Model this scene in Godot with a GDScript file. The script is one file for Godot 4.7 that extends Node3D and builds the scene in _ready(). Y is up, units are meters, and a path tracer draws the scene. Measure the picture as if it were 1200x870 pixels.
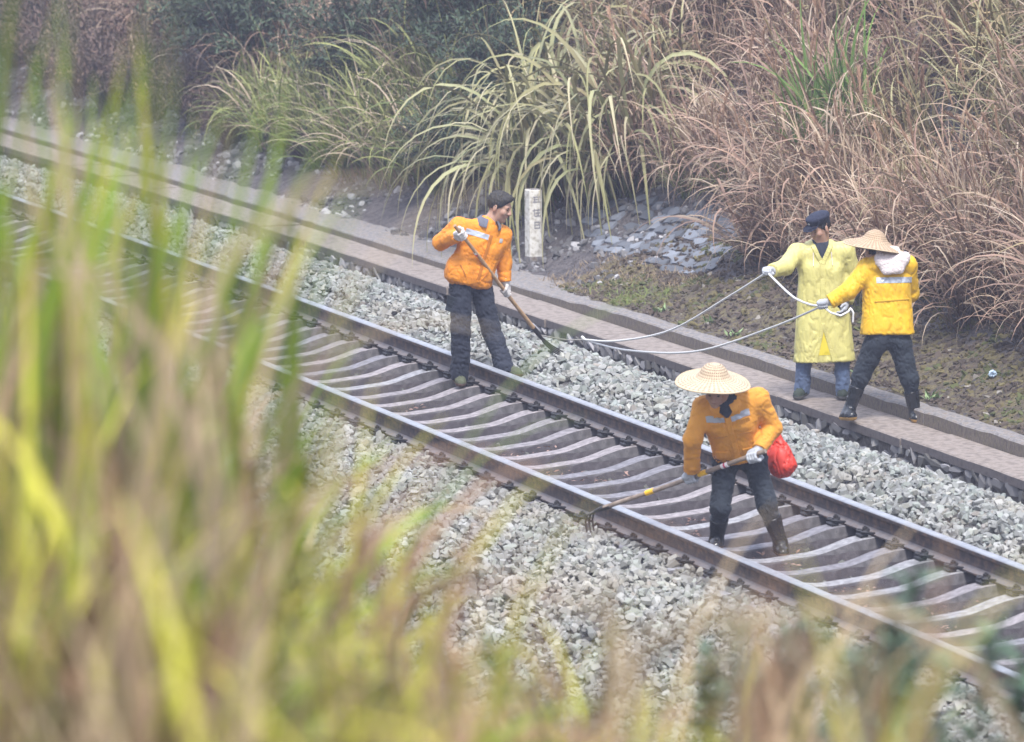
extends Node3D

const BEND := 0.000529          # the line lies on a curve of about 1 km radius
const CANT := 0.09221           # superelevation of the track, radians
const PITCH := 0.556531         # distance between sleepers
const FIRST := -7.810902

var rng := RandomNumberGenerator.new()
var mats := {}
var noise := FastNoiseLite.new()
var noise2 := FastNoiseLite.new()
var used := {}


# ------------------------------------------------------------------ helpers
func numbered(called: String) -> String:
	if not used.has(called):
		used[called] = 0
		return called
	used[called] += 1
	return "%s_%03d" % [called, used[called]]

func tag(o: Node, label := "", category := "", group := "", kind := "") -> Node:
	if label: o.set_meta("label", label)
	if category: o.set_meta("category", category)
	if group: o.set_meta("group", group)
	if kind: o.set_meta("kind", kind)
	return o

func thing(called: String, label: String, category: String, at := Vector3.ZERO, group := "") -> Node3D:
	var o := Node3D.new()
	o.name = numbered(called)
	add_child(o, true)
	o.position = at
	tag(o, label, category, group)
	return o

func part(called: String, mesh: Mesh, material: Material, parent: Node = self, at := Transform3D()) -> MeshInstance3D:
	var o := MeshInstance3D.new()
	o.name = numbered(called) if parent == self else called
	o.mesh = mesh
	if material: o.material_override = material
	o.transform = at
	parent.add_child(o, true)
	return o

func arc(x: float, y: float, z: float) -> Vector3:          # along the line, height, across
	return Vector3(x, y, z + BEND * x * x)

func trk(x: float, y: float, z: float) -> Vector3:          # the same on the tilted track
	return Vector3(x, y * cos(CANT) - z * sin(CANT), z * cos(CANT) + y * sin(CANT) + BEND * x * x)

func along(x: float) -> float:                              # heading of the line at x
	return atan(2.0 * BEND * x)

func smooth(a: float, b: float, x: float) -> float:
	return smoothstep(a, b, x)

func noise_tex(freq: float, seed_: int, ramp: Array, size := 512, octaves := 4, kind := FastNoiseLite.TYPE_SIMPLEX_SMOOTH) -> NoiseTexture2D:
	var n := FastNoiseLite.new()
	n.noise_type = kind
	n.frequency = freq
	n.seed = seed_
	n.fractal_octaves = octaves
	var t := NoiseTexture2D.new()
	t.width = size
	t.height = size
	t.seamless = true
	t.noise = n
	if ramp.size():
		var g := Gradient.new()
		var off := PackedFloat32Array()
		var col := PackedColorArray()
		for e in ramp:
			off.append(e[0])
			col.append((e[1] as Color).linear_to_srgb())
		g.offsets = off
		g.colors = col
		t.color_ramp = g
	return t

func lin(r: float, g: float, b: float) -> Color:            # a real-world base colour
	return Color(r, g, b).linear_to_srgb()

func plain(r: float, g: float, b: float, rough := 0.8, metal := 0.0) -> StandardMaterial3D:
	var m := StandardMaterial3D.new()
	m.albedo_color = lin(r, g, b)
	m.roughness = rough
	m.metallic = metal
	return m

func tri_mat(tex: Texture2D, scale: float, rough := 0.9, bump: Texture2D = null, bump_cm := 0.5, tint := Color.WHITE) -> StandardMaterial3D:
	var m := StandardMaterial3D.new()
	m.albedo_texture = tex
	m.albedo_color = tint
	m.roughness = rough
	m.uv1_triplanar = true
	m.uv1_world_triplanar = true
	m.uv1_scale = Vector3.ONE * scale
	if bump:
		m.heightmap_enabled = true
		m.heightmap_texture = bump
		m.heightmap_scale = bump_cm
	return m

func vcol(rough := 0.8, metal := 0.0) -> StandardMaterial3D:
	var m := StandardMaterial3D.new()
	m.vertex_color_use_as_albedo = true
	m.roughness = rough
	m.metallic = metal
	return m

class Soup:                                                  # triangles with normals and colours
	var v := PackedVector3Array()
	var n := PackedVector3Array()
	var c := PackedColorArray()
	var uv := PackedVector2Array()
	var i := PackedInt32Array()
	func mesh() -> ArrayMesh:
		var a := []
		a.resize(Mesh.ARRAY_MAX)
		a[Mesh.ARRAY_VERTEX] = v
		if n.size() == v.size(): a[Mesh.ARRAY_NORMAL] = n
		if c.size() == v.size(): a[Mesh.ARRAY_COLOR] = c
		if uv.size() == v.size(): a[Mesh.ARRAY_TEX_UV] = uv
		if i.size(): a[Mesh.ARRAY_INDEX] = i
		var m := ArrayMesh.new()
		m.add_surface_from_arrays(Mesh.PRIMITIVE_TRIANGLES, a)
		return m
	func quad(a: Vector3, b: Vector3, d: Vector3, e: Vector3, inside := Vector3.INF) -> void:   # flat, clockwise from outside
		if inside != Vector3.INF and (d - a).cross(b - a).dot(a + d - 2.0 * inside) < 0.0:
			var o := b
			b = e
			e = o
		var k := v.size()
		v.append_array([a, b, d, e])
		var nn := (d - a).cross(b - a).normalized()
		n.append_array([nn, nn, nn, nn])
		i.append_array([k, k + 1, k + 2, k, k + 2, k + 3])
	func tri(a: Vector3, b: Vector3, d: Vector3, inside := Vector3.INF) -> void:
		if inside != Vector3.INF and (d - a).cross(b - a).dot(a - inside) < 0.0:
			var o := b
			b = d
			d = o
		var k := v.size()
		v.append_array([a, b, d])
		var nn := (d - a).cross(b - a).normalized()
		n.append_array([nn, nn, nn])
		i.append_array([k, k + 1, k + 2])
	func smooth_normals() -> void:
		n.resize(v.size())
		n.fill(Vector3.ZERO)
		for t in range(0, i.size(), 3):
			var f := (v[i[t + 2]] - v[i[t]]).cross(v[i[t + 1]] - v[i[t]])
			n[i[t]] += f
			n[i[t + 1]] += f
			n[i[t + 2]] += f
		for k in n.size():
			n[k] = n[k].normalized()
	func tube(path: PackedVector3Array, radii: PackedFloat32Array, sides := 8, cap := true) -> void:
		var k := v.size()
		var first_i := i.size()
		var up := Vector3.UP
		var t0 := (path[1] - path[0]).normalized()
		if absf(t0.dot(up)) > 0.9: up = Vector3.RIGHT
		var e := t0.cross(up).normalized()
		for p in path.size():
			var t := (path[mini(p + 1, path.size() - 1)] - path[maxi(p - 1, 0)]).normalized()
			e = (e - t * e.dot(t)).normalized()
			var f := t.cross(e)
			for s in sides:
				var a := TAU * s / sides
				var d := e * cos(a) + f * sin(a)
				v.append(path[p] + d * radii[p])
				n.append(d)
		for p in path.size() - 1:
			for s in sides:
				var a := k + p * sides + s
				var b := k + p * sides + (s + 1) % sides
				i.append_array([a, b, b + sides, a, b + sides, a + sides])
		if cap:
			for end in 2:
				var at := 0 if end == 0 else path.size() - 1
				var m := v.size()
				v.append(path[at])
				var t := (path[0] - path[1]).normalized() if end == 0 else (path[-1] - path[-2]).normalized()
				n.append(t)
				for s in sides:
					v.append(v[k + at * sides + s])
					n.append(t)
				for s in sides:
					var a := m + 1 + s
					var b := m + 1 + (s + 1) % sides
					i.append_array([m, b, a] if end == 0 else [m, a, b])
		for q in range(first_i, i.size(), 3):
			if (v[i[q + 2]] - v[i[q]]).cross(v[i[q + 1]] - v[i[q]]).dot(n[i[q]] + n[i[q + 1]] + n[i[q + 2]]) < 0.0:
				var o := i[q]
				i[q] = i[q + 1]
				i[q + 1] = o
	func box(c0: Vector3, size: Vector3, b := Basis(), bev := 0.0) -> void:
		var h := size / 2
		if bev <= 0.0:
			for ax in 3:
				for s in [-1.0, 1.0]:
					var u := (ax + 1) % 3
					var w := (ax + 2) % 3
					var p := []
					for q in [[-1, -1], [-1, 1], [1, 1], [1, -1]]:
						var o := Vector3.ZERO
						o[ax] = s * h[ax]
						o[u] = q[0] * h[u]
						o[w] = q[1] * h[w]
						p.append(c0 + b * o)
					if s < 0: p.reverse()
					quad(p[0], p[1], p[2], p[3], c0)
			return
		# chamfered: 24 points
		for ax in 3:
			for s in [-1.0, 1.0]:
				var u := (ax + 1) % 3
				var w := (ax + 2) % 3
				var p := []
				for q in [[-1, -1], [-1, 1], [1, 1], [1, -1]]:
					var o := Vector3.ZERO
					o[ax] = s * h[ax]
					o[u] = q[0] * (h[u] - bev)
					o[w] = q[1] * (h[w] - bev)
					p.append(c0 + b * o)
				if s < 0: p.reverse()
				quad(p[0], p[1], p[2], p[3], c0)
		for ax in 3:
			var u := (ax + 1) % 3
			var w := (ax + 2) % 3
			for su in [-1.0, 1.0]:
				for sw in [-1.0, 1.0]:
					var p := []
					for q in [[-1, 0], [1, 0], [1, 1], [-1, 1]]:
						var o := Vector3.ZERO
						o[ax] = q[0] * (h[ax] - bev)
						o[u] = su * (h[u] - (bev if q[1] else 0.0))
						o[w] = sw * (h[w] - (0.0 if q[1] else bev))
						p.append(c0 + b * o)
					if su * sw < 0: p.reverse()
					quad(p[3], p[2], p[1], p[0], c0)
		for sx in [-1.0, 1.0]:
			for sy in [-1.0, 1.0]:
				for sz in [-1.0, 1.0]:
					var s3 := Vector3(sx, sy, sz)
					var p := []
					for ax in 3:
						var o := (h - Vector3.ONE * bev) * s3
						o[ax] = h[ax] * s3[ax]
						p.append(c0 + b * o)
					if sx * sy * sz < 0: p.reverse()
					tri(p[2], p[1], p[0], c0)

# a stone: a box cut by random planes, every face flat
func stone_mesh(r: RandomNumberGenerator, radius: float, stretch: Vector3, cuts := 9, deep := 0.62) -> ArrayMesh:
	var faces := []
	for ax in 3:
		for s in [-1.0, 1.0]:
			var poly := PackedVector3Array()
			for q in [[-1, -1], [-1, 1], [1, 1], [1, -1]]:
				var o := Vector3.ZERO
				o[ax] = s
				o[(ax + 1) % 3] = q[0]
				o[(ax + 2) % 3] = q[1]
				poly.append(o)
			faces.append(poly)
	for k in cuts:
		var d := Vector3(r.randfn(), r.randfn(), r.randfn()).normalized()
		var h := r.randf_range(deep, 1.0)
		var next := []
		var rim := PackedVector3Array()
		for poly: PackedVector3Array in faces:
			var out := PackedVector3Array()
			for a in poly.size():
				var p := poly[a]
				var q := poly[(a + 1) % poly.size()]
				var dp := p.dot(d) - h
				var dq := q.dot(d) - h
				if dp <= 0.0: out.append(p)
				if dp * dq < 0.0:
					var x := p.lerp(q, dp / (dp - dq))
					out.append(x)
					rim.append(x)
			if out.size() > 2: next.append(out)
		if rim.size() > 2:
			var mid := Vector3.ZERO
			for p in rim: mid += p
			mid /= rim.size()
			var e := (rim[0] - mid).normalized()
			var f := d.cross(e)
			var order := []
			for p in rim: order.append([atan2((p - mid).dot(f), (p - mid).dot(e)), p])
			order.sort_custom(func(a, b): return a[0] < b[0])
			var cap := PackedVector3Array()
			for o in order:
				if cap.size() == 0 or cap[-1].distance_to(o[1]) > 0.001: cap.append(o[1])
			if cap.size() > 2: next.append(cap)
		faces = next
	var s := Soup.new()
	for poly: PackedVector3Array in faces:
		for a in range(1, poly.size() - 1):
			s.tri(poly[0] * radius * stretch, poly[a] * radius * stretch, poly[a + 1] * radius * stretch, Vector3.ZERO)
	return s.mesh()

func sheet(x0: float, x1: float, dx: float, offs: Array, height: Callable) -> ArrayMesh:   # a strip of ground along the line; height(x, z)
	var s := Soup.new()
	var nx := int(ceil((x1 - x0) / dx))
	var nz := offs.size()
	for a in nx + 1:
		var x := x0 + (x1 - x0) * a / nx
		for z in offs:
			s.v.append(arc(x, height.call(x, z), z))
	for a in nx:
		for b in nz - 1:
			var p := a * nz + b
			s.i.append_array([p, p + nz, p + nz + 1, p, p + nz + 1, p + 1])
	s.smooth_normals()
	return s.mesh()

func steps(a: float, b: float, d: float) -> Array:
	var out := []
	var n := int(ceil(absf(b - a) / d))
	for k in n + 1: out.append(a + (b - a) * k / n)
	return out


# ------------------------------------------------------------------ the ground's shape
func toe(x: float) -> float:                   # where the cutting begins to rise
	return 6.0 + 0.35 * noise.get_noise_2d(x * 6.0, 7.0)

func far_ground(x: float, z: float) -> float:  # behind the kerb: strip of soil, then the cutting
	var d := -z
	var t := toe(x)
	var h := lerpf(-0.19, 0.06, smooth(4.7, t, d)) + 0.10 * smooth(4.9, 5.4, d) * smooth(-10.5, -8.0, x) * (1.0 - 0.5 * smooth(5.5, 6.0, d))
	h += 0.025 * noise.get_noise_2d(x * 60.0, z * 60.0) * smooth(4.75, 5.0, d) + 0.05 * noise.get_noise_2d(x * 22.0 + 50.0, z * 22.0) * smooth(4.85, 5.3, d)
	h -= 0.08 * smooth(-9.0, -12.5, x) * (1.0 - smooth(5.2, 5.6, d))
	if d > t - 0.4:
		var u := d - (t - 0.4)
		h += 0.85 * (sqrt(u * u + 0.09) - 0.3) / (1.0 + 0.012 * u) + 0.25 * noise.get_noise_2d(x * 9.0, z * 9.0) * smooth(0.3, 2.0, u)
	return h

func near_ground(x: float, z: float) -> float: # the slope on which the viewer stands
	var u := z - 4.6
	var h := -0.85
	if u > -1.0: h += 0.64 * (sqrt(u * u + 0.5) + u) / 2.0 - 0.64 * (sqrt(1.5) - 1.0) / 2.0
	h += 0.10 * noise.get_noise_2d(x * 10.0, z * 10.0) + 0.03 * noise.get_noise_2d(x * 40.0, z * 40.0)
	return minf(h, 9.0 + 0.02 * z)

func ballast_top(x: float, z: float) -> float: # level height (not tilted) of the ballast surface
	var c := -z * sin(CANT)
	var h: float
	if z < -1.12:
		var d := -z
		h = 0.02 + c + 0.10 * smooth(1.12, 1.4, d)
		h = minf(h, 0.225) if d < 1.75 else 0.225
		h -= 0.86 * smooth(0.0, 1.0, (d - 1.6) / 2.5) if d > 1.6 else 0.0
	elif z < -0.62:
		h = c + lerpf(0.05, -0.02, smooth(-1.12, -0.80, z)) - 0.14 * smooth(-0.80, -0.74, z)
	elif z < 0.66:
		h = c - 0.165
	elif z < 1.4:
		h = c + lerpf(-0.14, -0.02, smooth(0.76, 0.88, z)) + 0.03 * smooth(0.9, 1.2, z)
	else:
		h = -0.119 - 0.78 * smooth(1.4, 4.2, z)
	return h + 0.03 * noise.get_noise_2d(x * 30.0, z * 30.0) * (1.0 if absf(z) > 0.9 else 0.2)


func _ready() -> void:
	rng.seed = 20240611
	noise.seed = 11
	noise.frequency = 0.05
	noise.fractal_octaves = 3
	noise2.seed = 5
	noise2.frequency = 1.0
	noise2.fractal_octaves = 2
	set_camera()
	set_light()
	make_materials()
	plant_materials()
	build_ground()
	build_track()
	build_ballast()
	build_walkway()
	build_people()
	build_tools()
	build_verge()
	build_cutting_plants()
	build_near_plants()


func set_camera() -> void:
	var cam := Camera3D.new()
	cam.name = "camera"
	add_child(cam)
	cam.position = Vector3(47.2737, 7.5946, 17.6980)
	cam.rotation = Vector3(-0.138002, 1.213018, 0.0)
	var lens := CameraAttributesPhysical.new()
	lens.frustum_focal_length = 190.35
	lens.frustum_focus_distance = 53.0
	lens.frustum_near = 0.3
	lens.frustum_far = 3000.0
	lens.exposure_aperture = 3.6
	cam.attributes = lens
	cam.fov = 7.2139
	cam.near = 0.3
	cam.far = 3000.0
	cam.current = true


func set_light() -> void:
	var e := Environment.new()
	e.background_mode = Environment.BG_SKY
	var m := ProceduralSkyMaterial.new()
	m.sky_top_color = Color(0.79, 0.83, 0.93)
	m.sky_horizon_color = Color(0.89, 0.915, 0.97)
	m.ground_horizon_color = Color(0.80, 0.82, 0.84)
	m.ground_bottom_color = Color(0.40, 0.40, 0.38)
	m.sky_curve = 0.2
	var s := Sky.new()
	s.sky_material = m
	e.sky = s
	e.tonemap_mode = Environment.TONE_MAPPER_LINEAR
	e.tonemap_exposure = 2.6
	e.fog_enabled = true
	e.fog_density = 0.0012
	e.fog_light_color = Color(0.88, 0.90, 1.0)
	e.sdfgi_enabled = true
	e.ssao_enabled = true
	e.ssil_enabled = true
	var w := WorldEnvironment.new()
	w.name = "world_environment"
	w.environment = e
	add_child(w)
	var sun := DirectionalLight3D.new()
	sun.name = "sun"
	sun.light_energy = 0.65
	sun.light_color = Color(1.0, 0.985, 0.97)
	sun.light_angular_distance = 16.0
	sun.shadow_enabled = true
	add_child(sun)
	sun.rotation = Vector3(deg_to_rad(-58.0), deg_to_rad(75.0), 0.0)


# ------------------------------------------------------------------ materials
func make_materials() -> void:
	var grit := noise_tex(0.09, 3, [], 512, 4)
	var fine := noise_tex(0.22, 4, [], 512, 3)
	mats.grit = grit
	mats.soil = tri_mat(noise_tex(0.012, 21, [[0.0, Color(0.030, 0.024, 0.020)], [0.42, Color(0.085, 0.066, 0.050)], [0.55, Color(0.13, 0.105, 0.06)], [0.7, Color(0.15, 0.125, 0.055)], [1.0, Color(0.075, 0.06, 0.045)]], 1024, 6), 0.55, 0.95, grit, 4.0)
	mats.cut = tri_mat(noise_tex(0.014, 22, [[0.0, Color(0.04, 0.036, 0.038)], [0.45, Color(0.085, 0.074, 0.074)], [0.6, Color(0.135, 0.12, 0.118)], [1.0, Color(0.06, 0.054, 0.054)]], 1024, 6), 0.5, 0.95, grit, 5.0)
	mats.bank = tri_mat(noise_tex(0.014, 23, [[0.0, Color(0.04, 0.035, 0.02)], [0.5, Color(0.10, 0.085, 0.045)], [1.0, Color(0.16, 0.13, 0.08)]], 512, 5), 0.6, 0.95, grit, 4.0)
	mats.bed = tri_mat(noise_tex(0.03, 24, [[0.0, Color(0.06, 0.055, 0.055)], [0.5, Color(0.16, 0.15, 0.145)], [1.0, Color(0.26, 0.25, 0.235)]], 512, 5), 1.2, 0.95, fine, 3.0)
	mats.far_land = tri_mat(noise_tex(0.02, 25, [[0.0, Color(0.05, 0.05, 0.03)], [1.0, Color(0.12, 0.10, 0.06)]], 256, 4), 0.05, 0.95)
	# rail: brown rusty web; bright running surface
	mats.rail = tri_mat(noise_tex(0.02, 31, [[0.0, Color(0.040, 0.032, 0.033)], [0.45, Color(0.072, 0.056, 0.055)], [0.64, Color(0.105, 0.075, 0.066)], [0.76, Color(0.17, 0.10, 0.068)], [1.0, Color(0.065, 0.052, 0.052)]], 512, 5), 0.8, 0.7, fine, 0.15)
	mats.rail_foot = tri_mat(noise_tex(0.03, 42, [[0.0, Color(0.09, 0.08, 0.083)], [0.5, Color(0.15, 0.138, 0.145)], [0.8, Color(0.14, 0.11, 0.10)], [1.0, Color(0.12, 0.107, 0.11)]], 256, 5), 1.2, 0.8)  # dusty grey, paler than the web to paint in sky light on the foot
	mats.rail_top = tri_mat(noise_tex(0.03, 32, [[0.0, Color(0.24, 0.25, 0.27)], [1.0, Color(0.38, 0.39, 0.415)]], 256, 4), 1.0, 0.5)
	(mats.rail_top as StandardMaterial3D).metallic = 0.4
	# concrete of the sleepers: sides dirty, with the shade of the cribs painted in
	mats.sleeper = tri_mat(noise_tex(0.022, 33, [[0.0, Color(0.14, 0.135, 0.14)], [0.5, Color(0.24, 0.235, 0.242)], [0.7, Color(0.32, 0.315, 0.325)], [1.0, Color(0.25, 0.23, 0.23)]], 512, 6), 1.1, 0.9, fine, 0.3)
	mats.sleeper_side = tri_mat(noise_tex(0.02, 34, [[0.0, Color(0.035, 0.030, 0.033)], [0.5, Color(0.065, 0.056, 0.062)], [0.75, Color(0.10, 0.088, 0.095)], [1.0, Color(0.05, 0.044, 0.047)]], 512, 5), 0.7, 0.95, fine, 0.4)  # lower strip: dirt plus crib shadow put into the colour
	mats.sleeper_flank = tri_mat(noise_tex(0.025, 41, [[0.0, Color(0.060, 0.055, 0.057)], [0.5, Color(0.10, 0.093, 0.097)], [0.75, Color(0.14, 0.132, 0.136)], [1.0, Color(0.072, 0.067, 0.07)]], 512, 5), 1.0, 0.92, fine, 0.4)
	mats.clip = plain(0.030, 0.029, 0.032, 0.55, 0.4)
	mats.bolt = plain(0.042, 0.038, 0.038, 0.6, 0.4)
	mats.pad = plain(0.025, 0.024, 0.024, 0.8)
	mats.stone = vcol(0.95)
	(mats.stone as StandardMaterial3D).albedo_texture = noise_tex(0.03, 35, [[0.0, Color(0.62, 0.62, 0.62)], [0.5, Color(0.9, 0.9, 0.9)], [1.0, Color(1, 1, 1)]], 256, 5)
	(mats.stone as StandardMaterial3D).uv1_triplanar = true
	(mats.stone as StandardMaterial3D).uv1_scale = Vector3.ONE * 5.0
	# walkway: weathered brownish concrete
	mats.slab = tri_mat(noise_tex(0.018, 36, [[0.0, Color(0.12, 0.10, 0.087)], [0.45, Color(0.215, 0.178, 0.153)], [0.6, Color(0.27, 0.228, 0.198)], [1.0, Color(0.17, 0.146, 0.132)]], 1024, 6), 0.45, 0.88, fine, 0.35)
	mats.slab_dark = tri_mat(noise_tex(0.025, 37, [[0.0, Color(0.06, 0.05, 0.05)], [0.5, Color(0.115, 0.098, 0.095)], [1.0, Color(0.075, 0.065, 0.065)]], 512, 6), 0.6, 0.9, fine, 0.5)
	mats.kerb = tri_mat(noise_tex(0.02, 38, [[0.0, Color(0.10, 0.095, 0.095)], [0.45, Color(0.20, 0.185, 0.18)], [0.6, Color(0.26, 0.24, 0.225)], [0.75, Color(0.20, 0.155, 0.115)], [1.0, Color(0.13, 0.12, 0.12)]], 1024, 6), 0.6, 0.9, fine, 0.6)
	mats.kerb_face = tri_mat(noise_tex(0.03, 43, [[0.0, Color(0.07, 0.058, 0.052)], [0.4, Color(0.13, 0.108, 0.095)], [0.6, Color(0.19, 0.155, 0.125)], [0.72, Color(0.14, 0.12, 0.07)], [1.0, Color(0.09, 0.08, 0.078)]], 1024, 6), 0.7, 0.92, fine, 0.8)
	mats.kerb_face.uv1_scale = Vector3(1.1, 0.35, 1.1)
	mats.mortar = tri_mat(noise_tex(0.03, 39, [[0.0, Color(0.06, 0.055, 0.055)], [0.5, Color(0.13, 0.115, 0.105)], [1.0, Color(0.21, 0.19, 0.175)]], 512, 5), 1.0, 0.95, fine, 2.0)
	mats.joint = plain(0.05, 0.045, 0.042, 0.95)


# ------------------------------------------------------------------ ground
func build_ground() -> void:
	var flat := PlaneMesh.new()
	flat.size = Vector2(2400, 2400)
	tag(part("ground", flat, mats.far_land, self, Transform3D(Basis(), Vector3(0, -2.4, 0))), "", "", "", "structure")
	var offs := steps(-4.62, -7.6, 0.12) + steps(-8.0, -26.0, 0.8) + [-32.0, -42.0, -60.0]
	offs.reverse()
	tag(part("cutting_slope", sheet(-150, 34, 0.22, offs, far_ground), mats.cut), "", "", "", "structure")
	var soil_offs := steps(-4.72, -6.25, 0.07)
	soil_offs.reverse()
	var rise := func(x, z): return far_ground(x, z) + 0.012 * smooth(4.7, 4.9, -z) - 0.30 * smooth(5.75, 6.25, -z + 0.25 * noise.get_noise_2d(x * 14.0, 3.0)) - 0.25 * smooth(-11.5, -13.0, x + 1.5 * noise.get_noise_2d(x * 5.0, z * 12.0)) + 0.022 * noise.get_noise_2d(x * 160.0, z * 90.0) + 0.02 * noise.get_noise_2d(x * 340.0, z * 260.0)
	tag(part("soil_strip", sheet(-14, 32, 0.06, soil_offs, rise), mats.soil), "", "", "", "structure")
	var near_offs := steps(3.4, 22.0, 0.35) + [24.0, 28.0, 34.0, 42.0, 60.0]
	near_offs.reverse()
	tag(part("near_slope", sheet(-150, 70, 0.6, near_offs, near_ground), mats.bank), "", "", "", "structure")


# ------------------------------------------------------------------ track
func rail_profile() -> Array:                  # half outline across (z, y) from the foot up, y = 0 at the foot
	return [[0.0, 0.0], [0.075, 0.0], [0.075, 0.012], [0.036, 0.026], [0.014, 0.036], [0.0085, 0.06], [0.0085, 0.115], [0.013, 0.128], [0.035, 0.138], [0.0365, 0.158], [0.0360, 0.163]]

func build_rail(z0: float, label: String) -> void:
	var body := Soup.new()
	var head := Soup.new()
	var foot := Soup.new()
	var half := rail_profile()
	var ring := []
	for k in range(1, half.size()): ring.append(half[k])
	var full := []
	for p in ring: full.append(Vector2(p[0], p[1]))
	ring.reverse()
	for p in ring: full.append(Vector2(-p[0], p[1]))
	var xs := steps(-110.0, 34.0, 0.6)
	var nring := full.size()
	# flat facets: every side of the outline has its own points
	for k in nring:
		var a: Vector2 = full[k]
		var b: Vector2 = full[(k + 1) % nring]
		if a.y >= 0.1625 and b.y >= 0.1625: continue
		var into := foot if (a.y < 0.037 and b.y < 0.037 and a.y > 0.005 and b.y > 0.005) else body
		var m := into.v.size()
		var nn := Vector3(0, -(b.x - a.x), (b.y - a.y)).normalized()
		for x in xs:
			for q in [a, b]:
				into.v.append(trk(x, q.y + 0.004, z0 + q.x))
				into.n.append(nn)
		for j in xs.size() - 1:
			var o := m + j * 2
			into.i.append_array([o, o + 1, o + 3, o, o + 3, o + 2])
	var top := [[-0.0360, 0.163], [-0.031, 0.1725], [-0.015, 0.1755], [0.0, 0.176], [0.015, 0.1755], [0.031, 0.1725], [0.0360, 0.163]]
	for x in xs:
		for q in top: head.v.append(trk(x, q[1] + 0.004, z0 + q[0]))
	for j in xs.size() - 1:
		for k in 6:
			var o := j * 7 + k
			head.i.append_array([o, o + 1, o + 8, o, o + 8, o + 7])
	head.smooth_normals()
	if head.n[3].y < 0:
		for k in head.n.size(): head.n[k] = -head.n[k]
		for k in range(0, head.i.size(), 3):
			var o := head.i[k]
			head.i[k] = head.i[k + 1]
			head.i[k + 1] = o
	var t := thing("steel_rail", label, "rail", Vector3.ZERO, "rails of the track")
	part("rail_body", body.mesh(), mats.rail, t)
	part("rail_foot", foot.mesh(), mats.rail_foot, t)
	part("running_surface", head.mesh(), mats.rail_top, t)

func sleeper_meshes() -> Array:
	# stations along the sleeper: z, top height, half width on top, half width at the bottom
	var st := []
	for z in [-1.28, -1.25, -1.1, -0.9, -0.72, -0.60, -0.52, -0.46, -0.40, -0.34, -0.28, -0.22, -0.16, -0.08, 0.0]:
		var u := smooth(0.16, 0.60, absf(z))
		st.append([z, lerpf(-0.066, 0.0, u), lerpf(0.078, 0.088, u), lerpf(0.118, 0.142, u)])
	for k in range(st.size() - 2, -1, -1):
		var e: Array = st[k].duplicate()
		e[0] = -e[0]
		st.append(e)
	var top := Soup.new()
	var side := Soup.new()
	var uppers := [Soup.new(), Soup.new()]
	for k in st.size():
		var e: Array = st[k]
		for q in [[-e[2], e[1] - 0.006], [-e[2] + 0.012, e[1]], [e[2] - 0.012, e[1]], [e[2], e[1] - 0.006]]:
			top.v.append(Vector3(q[0], q[1], e[0]))
	for k in st.size() - 1:
		for j in 3:
			var o := k * 4 + j
			top.i.append_array([o, o + 4, o + 5, o, o + 5, o + 1])
	top.smooth_normals()
	if top.n[40].y < 0:
		for k in top.n.size(): top.n[k] = -top.n[k]
		for k in range(0, top.i.size(), 3):
			var o := top.i[k]
			top.i[k] = top.i[k + 1]
			top.i[k + 1] = o
	for s in [-1.0, 1.0]:
		for k in st.size() - 1:
			var a: Array = st[k]
			var b: Array = st[k + 1]
			var ya := -0.082 + 0.006 * sin(a[0] * 23.0)
			var yb := -0.082 + 0.006 * sin(b[0] * 23.0)
			var wa := lerpf(a[2], a[3], (a[1] - ya) / (a[1] + 0.24))
			var wb := lerpf(b[2], b[3], (b[1] - yb) / (b[1] + 0.24))
			var mid := Vector3(0, -0.12, (a[0] + b[0]) / 2)
			uppers[0 if s < 0 else 1].quad(Vector3(s * a[2], a[1] - 0.006, a[0]), Vector3(s * b[2], b[1] - 0.006, b[0]), Vector3(s * wb, yb, b[0]), Vector3(s * wa, ya, a[0]), mid)
			side.quad(Vector3(s * wa, ya, a[0]), Vector3(s * wb, yb, b[0]), Vector3(s * b[3], -0.24, b[0]), Vector3(s * a[3], -0.24, a[0]), mid)
	for e in [st[0], st[-1]]:
		side.quad(Vector3(-e[2], e[1] - 0.006, e[0]), Vector3(e[2], e[1] - 0.006, e[0]), Vector3(e[3], -0.24, e[0]), Vector3(-e[3], -0.24, e[0]), Vector3(0, -0.12, 0))
		side.quad(Vector3(-e[2], e[1] - 0.006, e[0]), Vector3(e[2], e[1] - 0.006, e[0]), Vector3(e[2] - 0.012, e[1], e[0]), Vector3(-e[2] + 0.012, e[1], e[0]), Vector3(0, -0.12, 0))
	return [top.mesh(), side.mesh(), uppers[0].mesh(), uppers[1].mesh()]

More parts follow.
